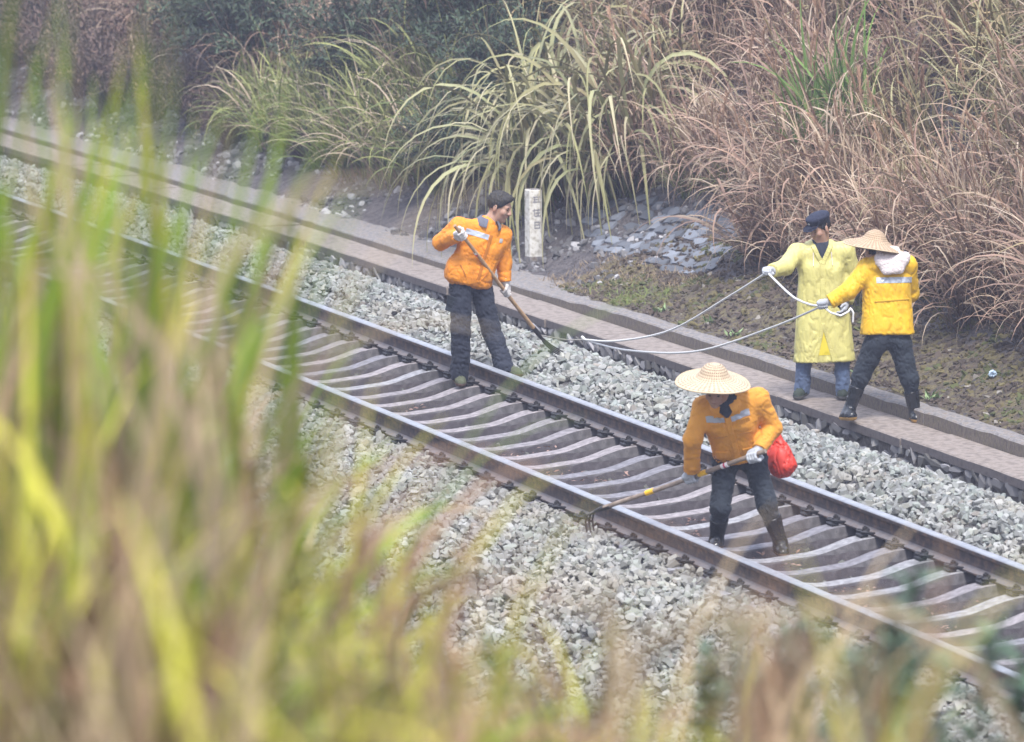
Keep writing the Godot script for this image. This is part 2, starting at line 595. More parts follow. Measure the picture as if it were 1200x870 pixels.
func clip_meshes() -> Array:                   # the bent spring bar that holds the foot of the rail, and its bolt; -z points to the rail
	var s := Soup.new()
	var path := PackedVector3Array()
	var pts := [Vector3(-0.055, 0.020, -0.055), Vector3(-0.068, 0.030, -0.02), Vector3(-0.066, 0.046, 0.030), Vector3(-0.050, 0.044, 0.052), Vector3(-0.030, 0.040, 0.036), Vector3(-0.024, 0.044, 0.0), Vector3(-0.020, 0.048, -0.022), Vector3(0.0, 0.050, -0.030), Vector3(0.020, 0.048, -0.022), Vector3(0.024, 0.044, 0.0), Vector3(0.030, 0.040, 0.036), Vector3(0.050, 0.044, 0.052), Vector3(0.066, 0.046, 0.030), Vector3(0.068, 0.030, -0.02), Vector3(0.055, 0.020, -0.055)]
	var cv := Curve3D.new()
	for k in pts.size():
		var t: Vector3 = (pts[mini(k + 1, pts.size() - 1)] - pts[maxi(k - 1, 0)]) / 6.0
		cv.add_point(pts[k], -t, t)
	for k in 27: path.append(cv.sample_baked(cv.get_baked_length() * k / 26.0))
	var rr := PackedFloat32Array()
	rr.resize(27)
	rr.fill(0.0115)
	s.tube(path, rr, 6)
	s.box(Vector3(0, 0.014, 0.030), Vector3(0.12, 0.028, 0.062), Basis(), 0.008)     # gauge block
	var b := Soup.new()
	b.tube(PackedVector3Array([Vector3(0, 0.03, -0.002), Vector3(0, 0.082, -0.002)]), PackedFloat32Array([0.011, 0.011]), 8)
	b.tube(PackedVector3Array([Vector3(0, 0.056, -0.002), Vector3(0, 0.074, -0.002)]), PackedFloat32Array([0.022, 0.022]), 6)
	b.tube(PackedVector3Array([Vector3(0, 0.050, -0.002), Vector3(0, 0.056, -0.002)]), PackedFloat32Array([0.030, 0.030]), 12)
	return [s.mesh(), b.mesh()]

func build_track() -> void:
	build_rail(-0.7525, "steel rail with a bright worn head on the side of the walkway")
	build_rail(0.7525, "steel rail nearest the blurred grass, brown web and bright head")
	var sm := sleeper_meshes()
	var cm := clip_meshes()
	var proto := Node3D.new()
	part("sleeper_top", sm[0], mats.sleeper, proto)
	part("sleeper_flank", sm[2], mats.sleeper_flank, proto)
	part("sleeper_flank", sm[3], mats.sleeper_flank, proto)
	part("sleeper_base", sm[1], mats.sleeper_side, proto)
	var pad := Soup.new()
	pad.box(Vector3(0, 0.0015, 0), Vector3(0.165, 0.005, 0.155))
	var pm := pad.mesh()
	for z0 in [-0.7525, 0.7525]:
		part("rail_pad", pm, mats.pad, proto, Transform3D(Basis(), Vector3(0, 0, z0)))
		for s in [-1.0, 1.0]:
			var c := part("rail_clip", cm[0], mats.clip, proto, Transform3D(Basis(Vector3.UP, 0.0 if s > 0 else PI), Vector3(0, 0.0, z0 + s * 0.115)))
			part("clip_bolt", cm[1], mats.bolt, c)
	var bare := Node3D.new()
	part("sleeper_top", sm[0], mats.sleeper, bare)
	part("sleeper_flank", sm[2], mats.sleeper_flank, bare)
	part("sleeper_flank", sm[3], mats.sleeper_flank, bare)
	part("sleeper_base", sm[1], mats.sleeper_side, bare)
	var tops := []
	for tint in [Color(1, 1, 1), Color(0.86, 0.85, 0.87), Color(0.93, 0.90, 0.90), Color(1.0, 0.96, 0.95)]:
		var tm := mats.sleeper.duplicate() as StandardMaterial3D
		tm.albedo_color = tint
		tops.append(tm)
	var special := {9: "concrete sleeper under the green shoe of the man in the orange jacket", 25: "concrete sleeper beneath the nearer black boot of the stooping man", 24: "concrete sleeper beside the farther black boot of the stooping man", 23: "concrete sleeper just behind the legs of the stooping man"}
	for k in range(-80, 60):
		var x := FIRST + PITCH * k
		var o: Node3D = (proto if x > -30.0 else bare).duplicate()
		o.name = numbered("concrete_sleeper")
		add_child(o, true)
		(o.get_child(0) as MeshInstance3D).material_override = tops[rng.randi() % 4]
		var b := Basis(Vector3.UP, -along(x)) * Basis(Vector3.RIGHT, CANT) * Basis(Vector3.UP, rng.randf_range(-0.012, 0.012))
		o.transform = Transform3D(b, trk(x + rng.randf_range(-0.015, 0.015), rng.randf_range(-0.004, 0.0), 0.0))
		tag(o, special.get(k, "grey concrete sleeper with a dip in the middle, clipped under both rails" if x > -30.0 else "distant grey concrete sleeper seen through the blurred grass"), "sleeper", "sleepers of the track")
	proto.free()
	bare.free()


# ------------------------------------------------------------------ ballast
func stone_tone(x: float, z: float) -> Color:
	var t := rng.randf()
	var g := rng.randf_range(0.19, 0.385)
	var c := Color(g, g * 1.005, g * 0.95)
	if t < 0.25: c = Color(g * 0.90, g * 0.96, g * 0.86)
	elif t < 0.34: c = Color(g * 0.60, g * 0.63, g * 0.60)
	elif t < 0.44: c = Color(g * 1.10, g * 1.08, g * 0.95)
	elif t < 0.47: c = Color(g * 0.95, g * 0.86, g * 0.76)
	var dust := smooth(0.1, 0.5, noise.get_noise_2d(x * 8.0 + 200.0, z * 14.0)) * 0.5
	if z > 0.8: dust += 0.22
	return c.lerp(Color(0.40, 0.34, 0.26), dust * 0.5)

func build_ballast() -> void:
	var offs := steps(4.3, -4.3, 0.09)
	var bed := part("ballast_bed", sheet(-110, 34, 0.3, steps(-4.3, 4.3, 0.10), func(x, z): return ballast_top(x, z) - 0.03), mats.bed)
	tag(bed, "", "", "", "structure")
	var shapes := []
	for k in 7:
		shapes.append(stone_mesh(rng, 1.0, Vector3(rng.randf_range(1.0, 1.4), rng.randf_range(0.65, 0.95), rng.randf_range(0.8, 1.1)), 9, 0.55))
	var lots := []
	for k in shapes.size(): lots.append([])
	var pieces := 0
	var piece_mats := []
	for k in 8:
		var pm: StandardMaterial3D = mats.stone.duplicate()
		pm.vertex_color_use_as_albedo = false
		var g: float = 0.20 + 0.024 * k
		pm.albedo_color = lin(g * (0.98 if k % 3 else 0.92), g, g * (0.87 if k % 2 else 0.93))
		piece_mats.append(pm)
	# zones: [z from, z to, x from, x to, stones per square metre, size]
	for zone in [[-4.1, -0.86, -14.0, 14.0, 430.0, 1.0], [-4.1, -0.86, -50.0, -14.0, 330.0, 1.1], [0.86, 3.9, -6.0, 18.0, 400.0, 1.0], [0.86, 3.6, -40.0, -6.0, 280.0, 1.1], [-0.70, 0.70, -40.0, 16.0, 95.0, 0.75]]:
		var count := int((zone[1] - zone[0]) * (zone[3] - zone[2]) * zone[4])
		for k in count:
			var x := rng.randf_range(zone[2], zone[3])
			var z := rng.randf_range(zone[0], zone[1])
			var crib: bool = absf(z) < 0.72
			if crib:
				var ph := fposmod((x - FIRST) / PITCH + 0.5, 1.0) - 0.5
				if absf(ph) < 0.19: continue
			var size: float = zone[5] * (0.018 + 0.021 * pow(rng.randf(), 2.0))
			if z < -3.3 and rng.randf() < 0.25: size *= 1.3
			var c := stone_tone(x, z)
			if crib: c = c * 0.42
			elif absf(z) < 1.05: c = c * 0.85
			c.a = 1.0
			var b := Basis.from_euler(Vector3(rng.randf_range(-PI, PI), rng.randf_range(-PI, PI), rng.randf_range(-PI, PI))).scaled(Vector3.ONE * size)
			var p := arc(x, ballast_top(x, z) + rng.randf_range(-0.02, 0.028), z)
			if not crib and pieces < 300 and size > 0.0335 and x > -2.0:
				pieces += 1
				part("ballast_stone", shapes[k % 7], piece_mats[k % 8], bed, Transform3D(b, p + Vector3(0, 0.012, 0)))
				continue
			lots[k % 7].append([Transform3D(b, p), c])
	for k in shapes.size():
		var mm := MultiMesh.new()
		mm.transform_format = MultiMesh.TRANSFORM_3D
		mm.use_colors = true
		mm.mesh = shapes[k]
		mm.instance_count = lots[k].size()
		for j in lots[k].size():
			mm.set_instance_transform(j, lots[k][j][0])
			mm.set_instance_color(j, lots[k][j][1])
		var o := MultiMeshInstance3D.new()
		o.name = "gravel"
		o.multimesh = mm
		o.material_override = mats.stone
		bed.add_child(o, true)
		tag(o, "", "", "", "stuff")


# ------------------------------------------------------------------ walkway, its retaining wall and the kerb
const WALK_Y := -0.30
func build_walkway() -> void:
	var r := RandomNumberGenerator.new()
	r.seed = 77
	# slabs
	var walk := thing("walkway", "", "")
	tag(walk, "brown concrete walkway of slabs beside the ballast", "", "", "structure")
	var x := -92.0
	var dark := 0
	while x < 30.0:
		var w := r.randf_range(1.25, 1.65)
		var s := Soup.new()
		var gap := 0.009
		var nx := 4
		var tilt := r.randf_range(-0.006, 0.006)
		var lift := r.randf_range(-0.004, 0.004)
		var front := -3.97 + r.randf_range(-0.015, 0.015)
		var rows := []
		for k in nx + 1:
			var xx := x + gap + (w - 2 * gap) * k / nx
			var wob := 0.014 * noise.get_noise_2d(xx * 60.0, 90.0)
			var y := WALK_Y + lift + tilt * (float(k) / nx - 0.5) * 2.0
			rows.append([arc(xx, y - 0.09, front + wob), arc(xx, y - 0.012, front + wob), arc(xx, y, front + wob - 0.012), arc(xx, y, -4.475), arc(xx, y - 0.10, -4.475)])
		var lip := Soup.new()
		for k in nx:
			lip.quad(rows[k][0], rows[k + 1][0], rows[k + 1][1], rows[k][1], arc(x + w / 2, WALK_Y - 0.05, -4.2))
			for j in range(1, 4):
				s.quad(rows[k][j], rows[k + 1][j], rows[k + 1][j + 1], rows[k][j + 1], arc(x + w / 2, WALK_Y - 0.05, -4.2))
		for e in [0, nx]:
			s.quad(rows[e][0], rows[e][1], rows[e][3], rows[e][4], arc(x + w / 2, WALK_Y - 0.05, -4.2))
			s.tri(rows[e][1], rows[e][2], rows[e][3], arc(x + w / 2, WALK_Y - 0.05, -4.2))
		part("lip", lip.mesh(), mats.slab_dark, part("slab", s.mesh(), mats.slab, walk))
		x += w
	var fill := Soup.new()
	var xs := steps(-92.0, 30.0, 0.8)
	for k in xs.size() - 1:
		var a: float = xs[k]
		var b: float = xs[k + 1]
		fill.quad(arc(a, WALK_Y - 0.016, -3.995), arc(b, WALK_Y - 0.016, -3.995), arc(b, WALK_Y - 0.016, -4.475), arc(a, WALK_Y - 0.016, -4.475), arc(a, WALK_Y - 9.0, -4.2))
	part("slab_joint", fill.mesh(), mats.joint, walk)
	# dark lip and rubble-stone wall under the slabs
	var wall := thing("retaining_wall", "low rubble stone wall that carries the walkway above the ballast", "wall")
	var face := Soup.new()
	for k in xs.size() - 1:
		var a: float = xs[k]
		var b: float = xs[k + 1]
		face.quad(arc(a, WALK_Y - 0.075, -4.01), arc(a, WALK_Y - 0.8, -3.99), arc(b, WALK_Y - 0.8, -3.99), arc(b, WALK_Y - 0.075, -4.01), arc(a, WALK_Y - 0.4, -9.0))
		face.quad(arc(a, WALK_Y - 0.075, -4.01), arc(b, WALK_Y - 0.075, -4.01), arc(b, WALK_Y - 0.075, -4.40), arc(a, WALK_Y - 0.075, -4.40), arc(a, WALK_Y - 9.0, -4.2))
	part("mortar", face.mesh(), mats.mortar, wall)
	var wall_mats := []
	for k in 6:
		var g := [0.10, 0.16, 0.24, 0.34, 0.13, 0.20][k] as float
		var pm: StandardMaterial3D = mats.stone.duplicate()
		pm.vertex_color_use_as_albedo = false
		pm.albedo_color = lin(g, g * 0.96, g * (0.98 if k % 2 else 0.92))
		wall_mats.append(pm)
	var shapes := []
	for k in 5: shapes.append(stone_mesh(r, 1.0, Vector3(1.3, 0.8, 0.5), 9, 0.55))
	x = -24.0
	var n := 0
	while x < 11.0 and n < 300:
		var w := r.randf_range(0.10, 0.24)
		var y := WALK_Y - 0.085
		for row in 2:
			var h := r.randf_range(0.09, 0.15)
			if r.randf() < 0.8:
				var b := Basis(Vector3.UP, r.randf_range(-0.2, 0.2) + PI * (r.randi() % 2)) * Basis(Vector3.BACK, r.randf_range(-0.4, 0.4)) * Basis().scaled(Vector3(w * 0.40, h * 0.60, 0.075))
				part("wall_stone", shapes[r.randi() % 5], wall_mats[r.randi() % 6], wall, Transform3D(b, arc(x + w / 2 + r.randf_range(-0.03, 0.03), y - h / 2, -4.0)))
				n += 1
			y -= h
		x += w
	# kerb: cast lengths, uneven
	var kerb := thing("kerb", "", "")
	tag(kerb, "weathered concrete kerb between walkway and soil", "", "", "structure")
	x = -92.0
	while x < 30.0:
		var w := r.randf_range(1.6, 2.6)
		var s := Soup.new()
		var nx := 10
		var rows := []
		for k in nx + 1:
			var xx := x + 0.004 + (w - 0.008) * k / nx
			var wob := 0.03 * noise.get_noise_2d(xx * 16.0, 31.0) + 0.012 * noise.get_noise_2d(xx * 70.0, 31.0)
			var hh := 0.125 + 0.012 * noise.get_noise_2d(xx * 50.0, 61.0) - 0.05 * smooth(-8.5, -11.5, xx)
			var back := -4.70 - 0.55 * smooth(-9.5, -12.5, xx)
			rows.append([arc(xx, WALK_Y - 0.12, -4.478 + wob), arc(xx, WALK_Y + hh - 0.014, -4.484 + wob), arc(xx, WALK_Y + hh, -4.498 + wob), arc(xx, WALK_Y + hh + 0.006, -4.6 + wob), arc(xx, WALK_Y + hh, back), arc(xx, WALK_Y - 0.12, back - 0.01)])
		var front := Soup.new()
		for k in nx:
			front.quad(rows[k][0], rows[k + 1][0], rows[k + 1][1], rows[k][1], arc(x + w / 2, WALK_Y - 0.05, -4.6))
			for j in range(1, 5):
				s.quad(rows[k][j], rows[k + 1][j], rows[k + 1][j + 1], rows[k][j + 1], arc(x + w / 2, WALK_Y - 0.05, -4.6))
		for e in [0, nx]:
			s.quad(rows[e][0], rows[e][1], rows[e][4], rows[e][5], arc(x + w / 2, WALK_Y, -4.58))
			s.quad(rows[e][1], rows[e][2], rows[e][3], rows[e][4], arc(x + w / 2, WALK_Y, -4.58))
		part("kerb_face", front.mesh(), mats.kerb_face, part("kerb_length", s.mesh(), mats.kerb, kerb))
		x += w


# ------------------------------------------------------------------ bodies: a distance field on a grid, meshed as surface nets
class Blob:
	var lo: Vector3
	var cell: float
	var nx: int
	var ny: int
	var nz: int
	var f := PackedFloat32Array()
	func _init(a: Vector3, b: Vector3, c: float) -> void:
		lo = a
		cell = c
		nx = int(ceil((b.x - a.x) / c)) + 1
		ny = int(ceil((b.y - a.y) / c)) + 1
		nz = int(ceil((b.z - a.z) / c)) + 1
		f.resize(nx * ny * nz)
		f.fill(1.0)
	func reach(a: Vector3, b: Vector3) -> Array:
		var p := ((a - lo) / cell).floor()
		var q := ((b - lo) / cell).ceil()
		return [maxi(0, int(p.x)), maxi(0, int(p.y)), maxi(0, int(p.z)), mini(nx - 1, int(q.x)), mini(ny - 1, int(q.y)), mini(nz - 1, int(q.z))]
	func capsule(a: Vector3, b: Vector3, ra: float, rb: float, k := 0.03) -> void:
		var m := maxf(ra, rb) + k + cell * 2.0
		var mm := Vector3.ONE * m
		var r := reach(a.min(b) - mm, a.max(b) + mm)
		var ab := b - a
		var l2 := maxf(ab.length_squared(), 1e-9)
		for z in range(r[2], r[5] + 1):
			for y in range(r[1], r[4] + 1):
				var row := (z * ny + y) * nx
				var p := lo + Vector3(r[0], y, z) * cell - a
				for x in range(r[0], r[3] + 1):
					var t := clampf(p.dot(ab) / l2, 0.0, 1.0)
					var d := (p - ab * t).length() - ra - (rb - ra) * t
					p.x += cell
					var o := f[row + x]
					var h := k - absf(o - d)
					d = minf(o, d)
					if h > 0.0: d -= h * h / (4.0 * k)
					f[row + x] = d
	func ball(c: Vector3, rad: Vector3, b := Basis(), k := 0.02, carve := false) -> void:
		var m := maxf(rad.x, maxf(rad.y, rad.z)) + k + cell * 2.0
		var mm := Vector3.ONE * m
		var r := reach(c - mm, c + mm)
		var inv := b.transposed()
		for z in range(r[2], r[5] + 1):
			for y in range(r[1], r[4] + 1):
				var row := (z * ny + y) * nx
				for x in range(r[0], r[3] + 1):
					var p := inv * (lo + Vector3(x, y, z) * cell - c)
					var q := p / rad
					var k0 := q.length()
					var k1 := (q / rad).length()
					var d := k0 * (k0 - 1.0) / maxf(k1, 1e-6)
					var o := f[row + x]
					if carve:
						d = -d
						var h := k - absf(o - d)
						d = maxf(o, d)
						if h > 0.0: d += h * h / (4.0 * k)
					else:
						var h := k - absf(o - d)
						d = minf(o, d)
						if h > 0.0: d -= h * h / (4.0 * k)
					f[row + x] = d
	func cut(c: Vector3, n: Vector3, radius: float) -> void:      # take away what lies beyond a plane, near c
		var r := reach(c - Vector3.ONE * radius, c + Vector3.ONE * radius)
		for z in range(r[2], r[5] + 1):
			for y in range(r[1], r[4] + 1):
				var row := (z * ny + y) * nx
				for x in range(r[0], r[3] + 1):
					var p := lo + Vector3(x, y, z) * cell - c
					if p.length_squared() < radius * radius:
						f[row + x] = maxf(f[row + x], p.dot(n))
	func mesh(fold := 0.0, freq := Vector3(9, 16, 9), nz_: FastNoiseLite = null) -> Soup:
		var s := Soup.new()
		var id := PackedInt32Array()
		id.resize(f.size())
		id.fill(-1)
		var sx := 1
		var sy := nx
		var sz := nx * ny
		var near := cell * 1.9
		for z in nz - 1:
			for y in ny - 1:
				var row := (z * ny + y) * nx
				for x in nx - 1:
					var o := row + x
					var a := f[o]
					if absf(a) > near: continue
					var v := [a, f[o + 1], f[o + sy], f[o + sy + 1], f[o + sz], f[o + sz + 1], f[o + sz + sy], f[o + sz + sy + 1]]
					var inside := 0
					for q in 8:
						if v[q] < 0.0: inside += 1
					if inside == 0 or inside == 8: continue
					var sum := Vector3.ZERO
					var n := 0
					for e in [[0, 1], [2, 3], [4, 5], [6, 7], [0, 2], [1, 3], [4, 6], [5, 7], [0, 4], [1, 5], [2, 6], [3, 7]]:
						var p: float = v[e[0]]
						var q: float = v[e[1]]
						if (p < 0.0) != (q < 0.0):
							var t := p / (p - q)
							var ca := Vector3(e[0] & 1, (e[0] >> 1) & 1, e[0] >> 2)
							var cb := Vector3(e[1] & 1, (e[1] >> 1) & 1, e[1] >> 2)
							sum += ca.lerp(cb, t)
							n += 1
					id[o] = s.v.size()
					s.v.append(lo + (Vector3(x, y, z) + sum / n) * cell)
		for z in range(1, nz - 1):
			for y in range(1, ny - 1):
				var row := (z * ny + y) * nx
				for x in range(1, nx - 1):
					var o := row + x
					var a := f[o]
					if absf(a) > near: continue
					for ax in 3:
						var st: int = [sx, sy, sz][ax]
						var b := f[o + st]
						if (a < 0.0) == (b < 0.0): continue
						var u: int = [sy, sz, sx][ax]
						var w: int = [sz, sx, sy][ax]
						var q0 := id[o]
						var q1 := id[o - u]
						var q2 := id[o - u - w]
						var q3 := id[o - w]
						if q0 < 0 or q1 < 0 or q2 < 0 or q3 < 0: continue
						if a < 0.0: s.i.append_array([q0, q3, q2, q0, q2, q1])
						else: s.i.append_array([q0, q1, q2, q0, q2, q3])
		s.smooth_normals()
		if s.i.size():                                             # outward?
			var at := 0
			for k in s.v.size():
				if s.v[k].y > s.v[at].y: at = k
			if s.n[at].y < 0.0:
				for k in s.n.size(): s.n[k] = -s.n[k]
				for k in range(0, s.i.size(), 3):
					var o := s.i[k]
					s.i[k] = s.i[k + 1]
					s.i[k + 1] = o
		if fold > 0.0 and nz_:
			for k in s.v.size():
				var p := s.v[k] * freq
				var q := nz_.get_noise_3dv(p * 0.55)
				var w := nz_.get_noise_3dv(p + Vector3(q, 0, q) * 1.5 + Vector3(9, 3, 5))
				s.v[k] += s.n[k] * fold * (0.9 * q - 1.15 * pow(1.0 - minf(1.0, absf(w) * 1.5), 5.0) + 0.45 * pow(1.0 - minf(1.0, absf(w - 0.22) * 2.2), 3.0) + 0.1)
			s.smooth_normals()
		return s

func patch(s: Soup, planes: Array, off := 0.003) -> ArrayMesh:     # the piece of a surface on the inner side of planes [normal, distance], laid a little proud
	var out := Soup.new()
	for t in range(0, s.i.size(), 3):
		var pts := []
		for k in 3: pts.append([s.v[s.i[t + k]], s.n[s.i[t + k]]])
		for pl in planes:
			if pts.size() < 3: break
			var nn: Vector3 = pl[0]
			var dd: float = pl[1]
			var next := []
			for a in pts.size():
				var p: Array = pts[a]
				var q: Array = pts[(a + 1) % pts.size()]
				var dp := nn.dot(p[0]) - dd
				var dq := nn.dot(q[0]) - dd
				if dp <= 0.0: next.append(p)
				if dp * dq < 0.0:
					var w := dp / (dp - dq)
					next.append([(p[0] as Vector3).lerp(q[0], w), ((p[1] as Vector3).lerp(q[1], w)).normalized()])
			pts = next
		if pts.size() < 3: continue
		var k0 := out.v.size()
		for p in pts:
			out.v.append(p[0] + p[1] * off)
			out.n.append(p[1])
		for a in range(1, pts.size() - 1): out.i.append_array([k0, k0 + a, k0 + a + 1])
	return out.mesh() if out.v.size() else null

func add_patch(called: String, s: Soup, planes: Array, m: Material, parent: Node, off := 0.003) -> void:
	var made := patch(s, planes, off)
	if made: part(called, made, m, parent)

func hull(points: Array, grow: float) -> Array:
	var a: Vector3 = points[0]
	var b: Vector3 = points[0]
	for p: Vector3 in points:
		a = a.min(p)
		b = b.max(p)
	return [a - Vector3.ONE * grow, b + Vector3.ONE * grow]

# ---- head: f = where the face looks, u = the crown
func head_basis(face: Vector3, up: Vector3) -> Basis:
	var f := face.normalized()
	var r := f.cross(up).normalized()          # the person's right
	return Basis(r, r.cross(f).normalized(), -f)

func head_into(body: Soup, c: Vector3, b: Basis, neck: Vector3, k := 1.0) -> void:
	var bl := Blob.new(c - Vector3.ONE * 0.2 * k, c + Vector3.ONE * 0.17 * k, 0.0055)
	var at := func(x, y, z): return c + b * Vector3(x, y, z) * k
	bl.ball(at.call(0, 0.03, 0.015), Vector3(0.076, 0.092, 0.096) * k, b, 0.02)
	bl.ball(at.call(0, -0.045, -0.028), Vector3(0.060, 0.074, 0.060) * k, b, 0.035)
	bl.capsule(at.call(-0.034, 0.020, -0.070), at.call(0.034, 0.020, -0.070), 0.018 * k, 0.018 * k, 0.02)
	bl.capsule(at.call(0, 0.010, -0.088), at.call(0, -0.028, -0.106), 0.009 * k, 0.014 * k, 0.012)
	bl.capsule(at.call(-0.012, -0.030, -0.096), at.call(0.012, -0.030, -0.096), 0.009 * k, 0.009 * k, 0.01)
	bl.ball(at.call(-0.040, -0.024, -0.060), Vector3.ONE * 0.026 * k, b, 0.02)
	bl.ball(at.call(0.040, -0.024, -0.060), Vector3.ONE * 0.026 * k, b, 0.02)
	bl.ball(at.call(-0.031, 0.004, -0.094), Vector3(0.017, 0.011, 0.014) * k, b, 0.008, true)
	bl.ball(at.call(0.031, 0.004, -0.094), Vector3(0.017, 0.011, 0.014) * k, b, 0.008, true)
	bl.capsule(at.call(-0.019, -0.060, -0.080), at.call(0.019, -0.060, -0.080), 0.011 * k, 0.011 * k, 0.01)
	bl.ball(at.call(0, -0.098, -0.062), Vector3(0.028, 0.022, 0.024) * k, b, 0.02)
	for s in [-1, 1]: bl.ball(at.call(s * 0.079, -0.008, 0.012), Vector3(0.010, 0.033, 0.020) * k, b * Basis(Vector3.UP, s * -0.35), 0.006)
	bl.capsule(at.call(0, -0.06, 0.012), neck, 0.056 * k, 0.066 * k, 0.03)
	append(body, bl.mesh())

func append(to: Soup, s: Soup) -> void:
	var k := to.v.size()
	to.v.append_array(s.v)
	to.n.append_array(s.n)
	for j in s.i: to.i.append(j + k)

func face_parts(t: Node3D, c: Vector3, b: Basis, k := 1.0) -> void:
	var dot := SphereMesh.new()
	dot.radius = 0.5
	dot.height = 1.0
	dot.radial_segments = 10
	dot.rings = 6
	for s in [-1, 1]:
		part("eye", dot, mats.eye, t, Transform3D(b * Basis().scaled(Vector3(0.024, 0.009, 0.010) * k), c + b * Vector3(s * 0.031, 0.004, -0.083) * k))
		part("eyebrow", dot, mats.hair, t, Transform3D(b * Basis(Vector3.BACK, s * -0.12) * Basis().scaled(Vector3(0.036, 0.008, 0.012) * k), c + b * Vector3(s * 0.032, 0.024, -0.085) * k))
	part("mouth", dot, mats.lips, t, Transform3D(b * Basis().scaled(Vector3(0.040, 0.007, 0.010) * k), c + b * Vector3(0, -0.060, -0.088) * k))

func hair(t: Node3D, c: Vector3, b: Basis, k := 1.0) -> void:
	var bl := Blob.new(c - Vector3.ONE * 0.17, c + Vector3.ONE * 0.19, 0.0065)
	bl.ball(c + b * Vector3(0, 0.038, 0.018) * k, Vector3(0.086, 0.096, 0.104) * k, b, 0.01)
	bl.ball(c + b * Vector3(0, 0.085, -0.055) * k, Vector3(0.062, 0.040, 0.045) * k, b, 0.03)
	bl.cut(c + b * Vector3(0, 0.050, -0.062) * k, b * Vector3(0, -0.50, -0.86).normalized(), 0.13)
	bl.ball(c + b * Vector3(0, -0.075, -0.075) * k, Vector3(0.11, 0.125, 0.105) * k, b, 0.012, true)
	bl.cut(c + b * Vector3(0, -0.055, 0.02) * k, b * Vector3(0, -1, -0.12).normalized(), 0.14)
	part("hair", bl.mesh(0.007, Vector3(34, 12, 34), noise2).mesh(), mats.hair, t)

# ---- a gloved hand closed on a shaft: the palm lies on the side of the shaft towards the wrist
func gripping_glove(t: Node3D, wrist: Vector3, grip: Vector3, axis: Vector3, thumb_up: float, m: Material, shaft := 0.017, k := 1.0) -> void:
	var ax := axis.normalized() * thumb_up                       # from little finger to thumb
	var back := (wrist - grip)
	back = (back - ax * back.dot(ax)).normalized()               # from shaft towards the wrist
	var side := ax.cross(back).normalized()
	var rr := (shaft + 0.011) * k
	var palm := grip + back * (shaft + 0.022) + side * 0.012
	var bl := Blob.new(grip.min(wrist) - Vector3.ONE * 0.09, grip.max(wrist) + Vector3.ONE * 0.09, 0.0042)
	bl.capsule(wrist, palm - ax * 0.008, 0.032 * k, 0.030 * k, 0.02)
	bl.capsule(palm - ax * 0.030 * k + side * 0.012, palm + ax * 0.028 * k + side * 0.012, 0.021 * k, 0.022 * k, 0.02)
	for fi in 4:
		var o := (fi - 1.5) * 0.0205 * k
		var len_ := [0.86, 0.97, 1.0, 0.92][fi] as float
		var pr := grip + ax * o + back * (shaft + 0.016) * k + side * 0.026
		for j in 4:
			var ang := deg_to_rad(35.0 + 62.0 * (j + 1) * len_ + 4.0 * fi)
			var q := grip + ax * (o + 0.002 * j) + (back * cos(ang) + side * sin(ang)) * rr * (1.12 if j == 0 else 1.0)
			bl.capsule(pr, q, (0.0118 - 0.0006 * j) * k, (0.0112 - 0.0006 * j) * k, 0.005)
			pr = q
	var th := palm + ax * 0.024 * k - side * 0.010
	var t1 := grip + ax * 0.046 * k + (back * 0.5 - side * 0.9).normalized() * rr * 1.15
	var t2 := grip + ax * 0.038 * k + (-back * 0.55 - side * 0.85).normalized() * rr * 1.05
	var t3 := grip + ax * 0.024 * k + (-back * 1.0 - side * 0.1).normalized() * rr * 1.05
	bl.capsule(th, t1, 0.015 * k, 0.0135 * k, 0.01)
	bl.capsule(t1, t2, 0.0135 * k, 0.0125 * k, 0.006)
	bl.capsule(t2, t3, 0.0125 * k, 0.0115 * k, 0.005)
	var g := part("glove", bl.mesh(0.0012, Vector3(60, 60, 60), noise2).mesh(), m, t)
	# knitted cuff
	var s := Soup.new()
	var d := (wrist - palm).normalized()
	var path := PackedVector3Array()
	var rad := PackedFloat32Array()
	for j in 9:
		path.append(wrist - d * 0.012 + d * 0.008 * j)
		rad.append((0.0365 if j % 2 else 0.0345) * k)
	s.tube(path, rad, 16)
	part("cuff", s.mesh(), m, g)

func loose_glove(t: Node3D, wrist: Vector3, dir: Vector3, palm_side: Vector3, thumb_side: Vector3, m: Material, k := 1.0) -> void:
	var d := dir.normalized()
	var p := (palm_side - d * palm_side.dot(d)).normalized()
	var w := d.cross(p).normalized()
	if w.dot(thumb_side) < 0: w = -w
	var bl := Blob.new(wrist - Vector3.ONE * 0.22, wrist + Vector3.ONE * 0.22, 0.0048)
	var kn := wrist + d * 0.085
	bl.capsule(wrist, wrist + d * 0.05, 0.030, 0.032, 0.02)
	bl.capsule(kn - w * 0.028, kn + w * 0.028, 0.017, 0.019, 0.02)
	bl.capsule(wrist + d * 0.03, kn, 0.028, 0.024, 0.02)
	for fi in 4:
		var a := kn + w * (fi - 1.5) * 0.021
		var l := [0.060, 0.075, 0.080, 0.072][fi] as float
		var b := a + (d * 0.92 + p * 0.40).normalized() * l * 0.45
		var c := b + (d * 0.60 + p * 0.80).normalized() * l * 0.32
		var e := c + (d * 0.25 + p * 0.97).normalized() * l * 0.26
		bl.capsule(a, b, 0.0115, 0.0108, 0.005)
		bl.capsule(b, c, 0.0108, 0.0100, 0.004)
		bl.capsule(c, e, 0.0100, 0.0092, 0.004)
	var t0 := wrist + d * 0.030 + w * 0.022
	var t1 := t0 + (d * 0.6 + w * 0.7 + p * 0.4).normalized() * 0.042
	bl.capsule(t0, t1, 0.015, 0.013, 0.01)
	bl.capsule(t1, t1 + (d * 0.9 + w * 0.1 + p * 0.45).normalized() * 0.030, 0.0128, 0.011, 0.005)
	part("glove", bl.mesh().mesh(), m, t)

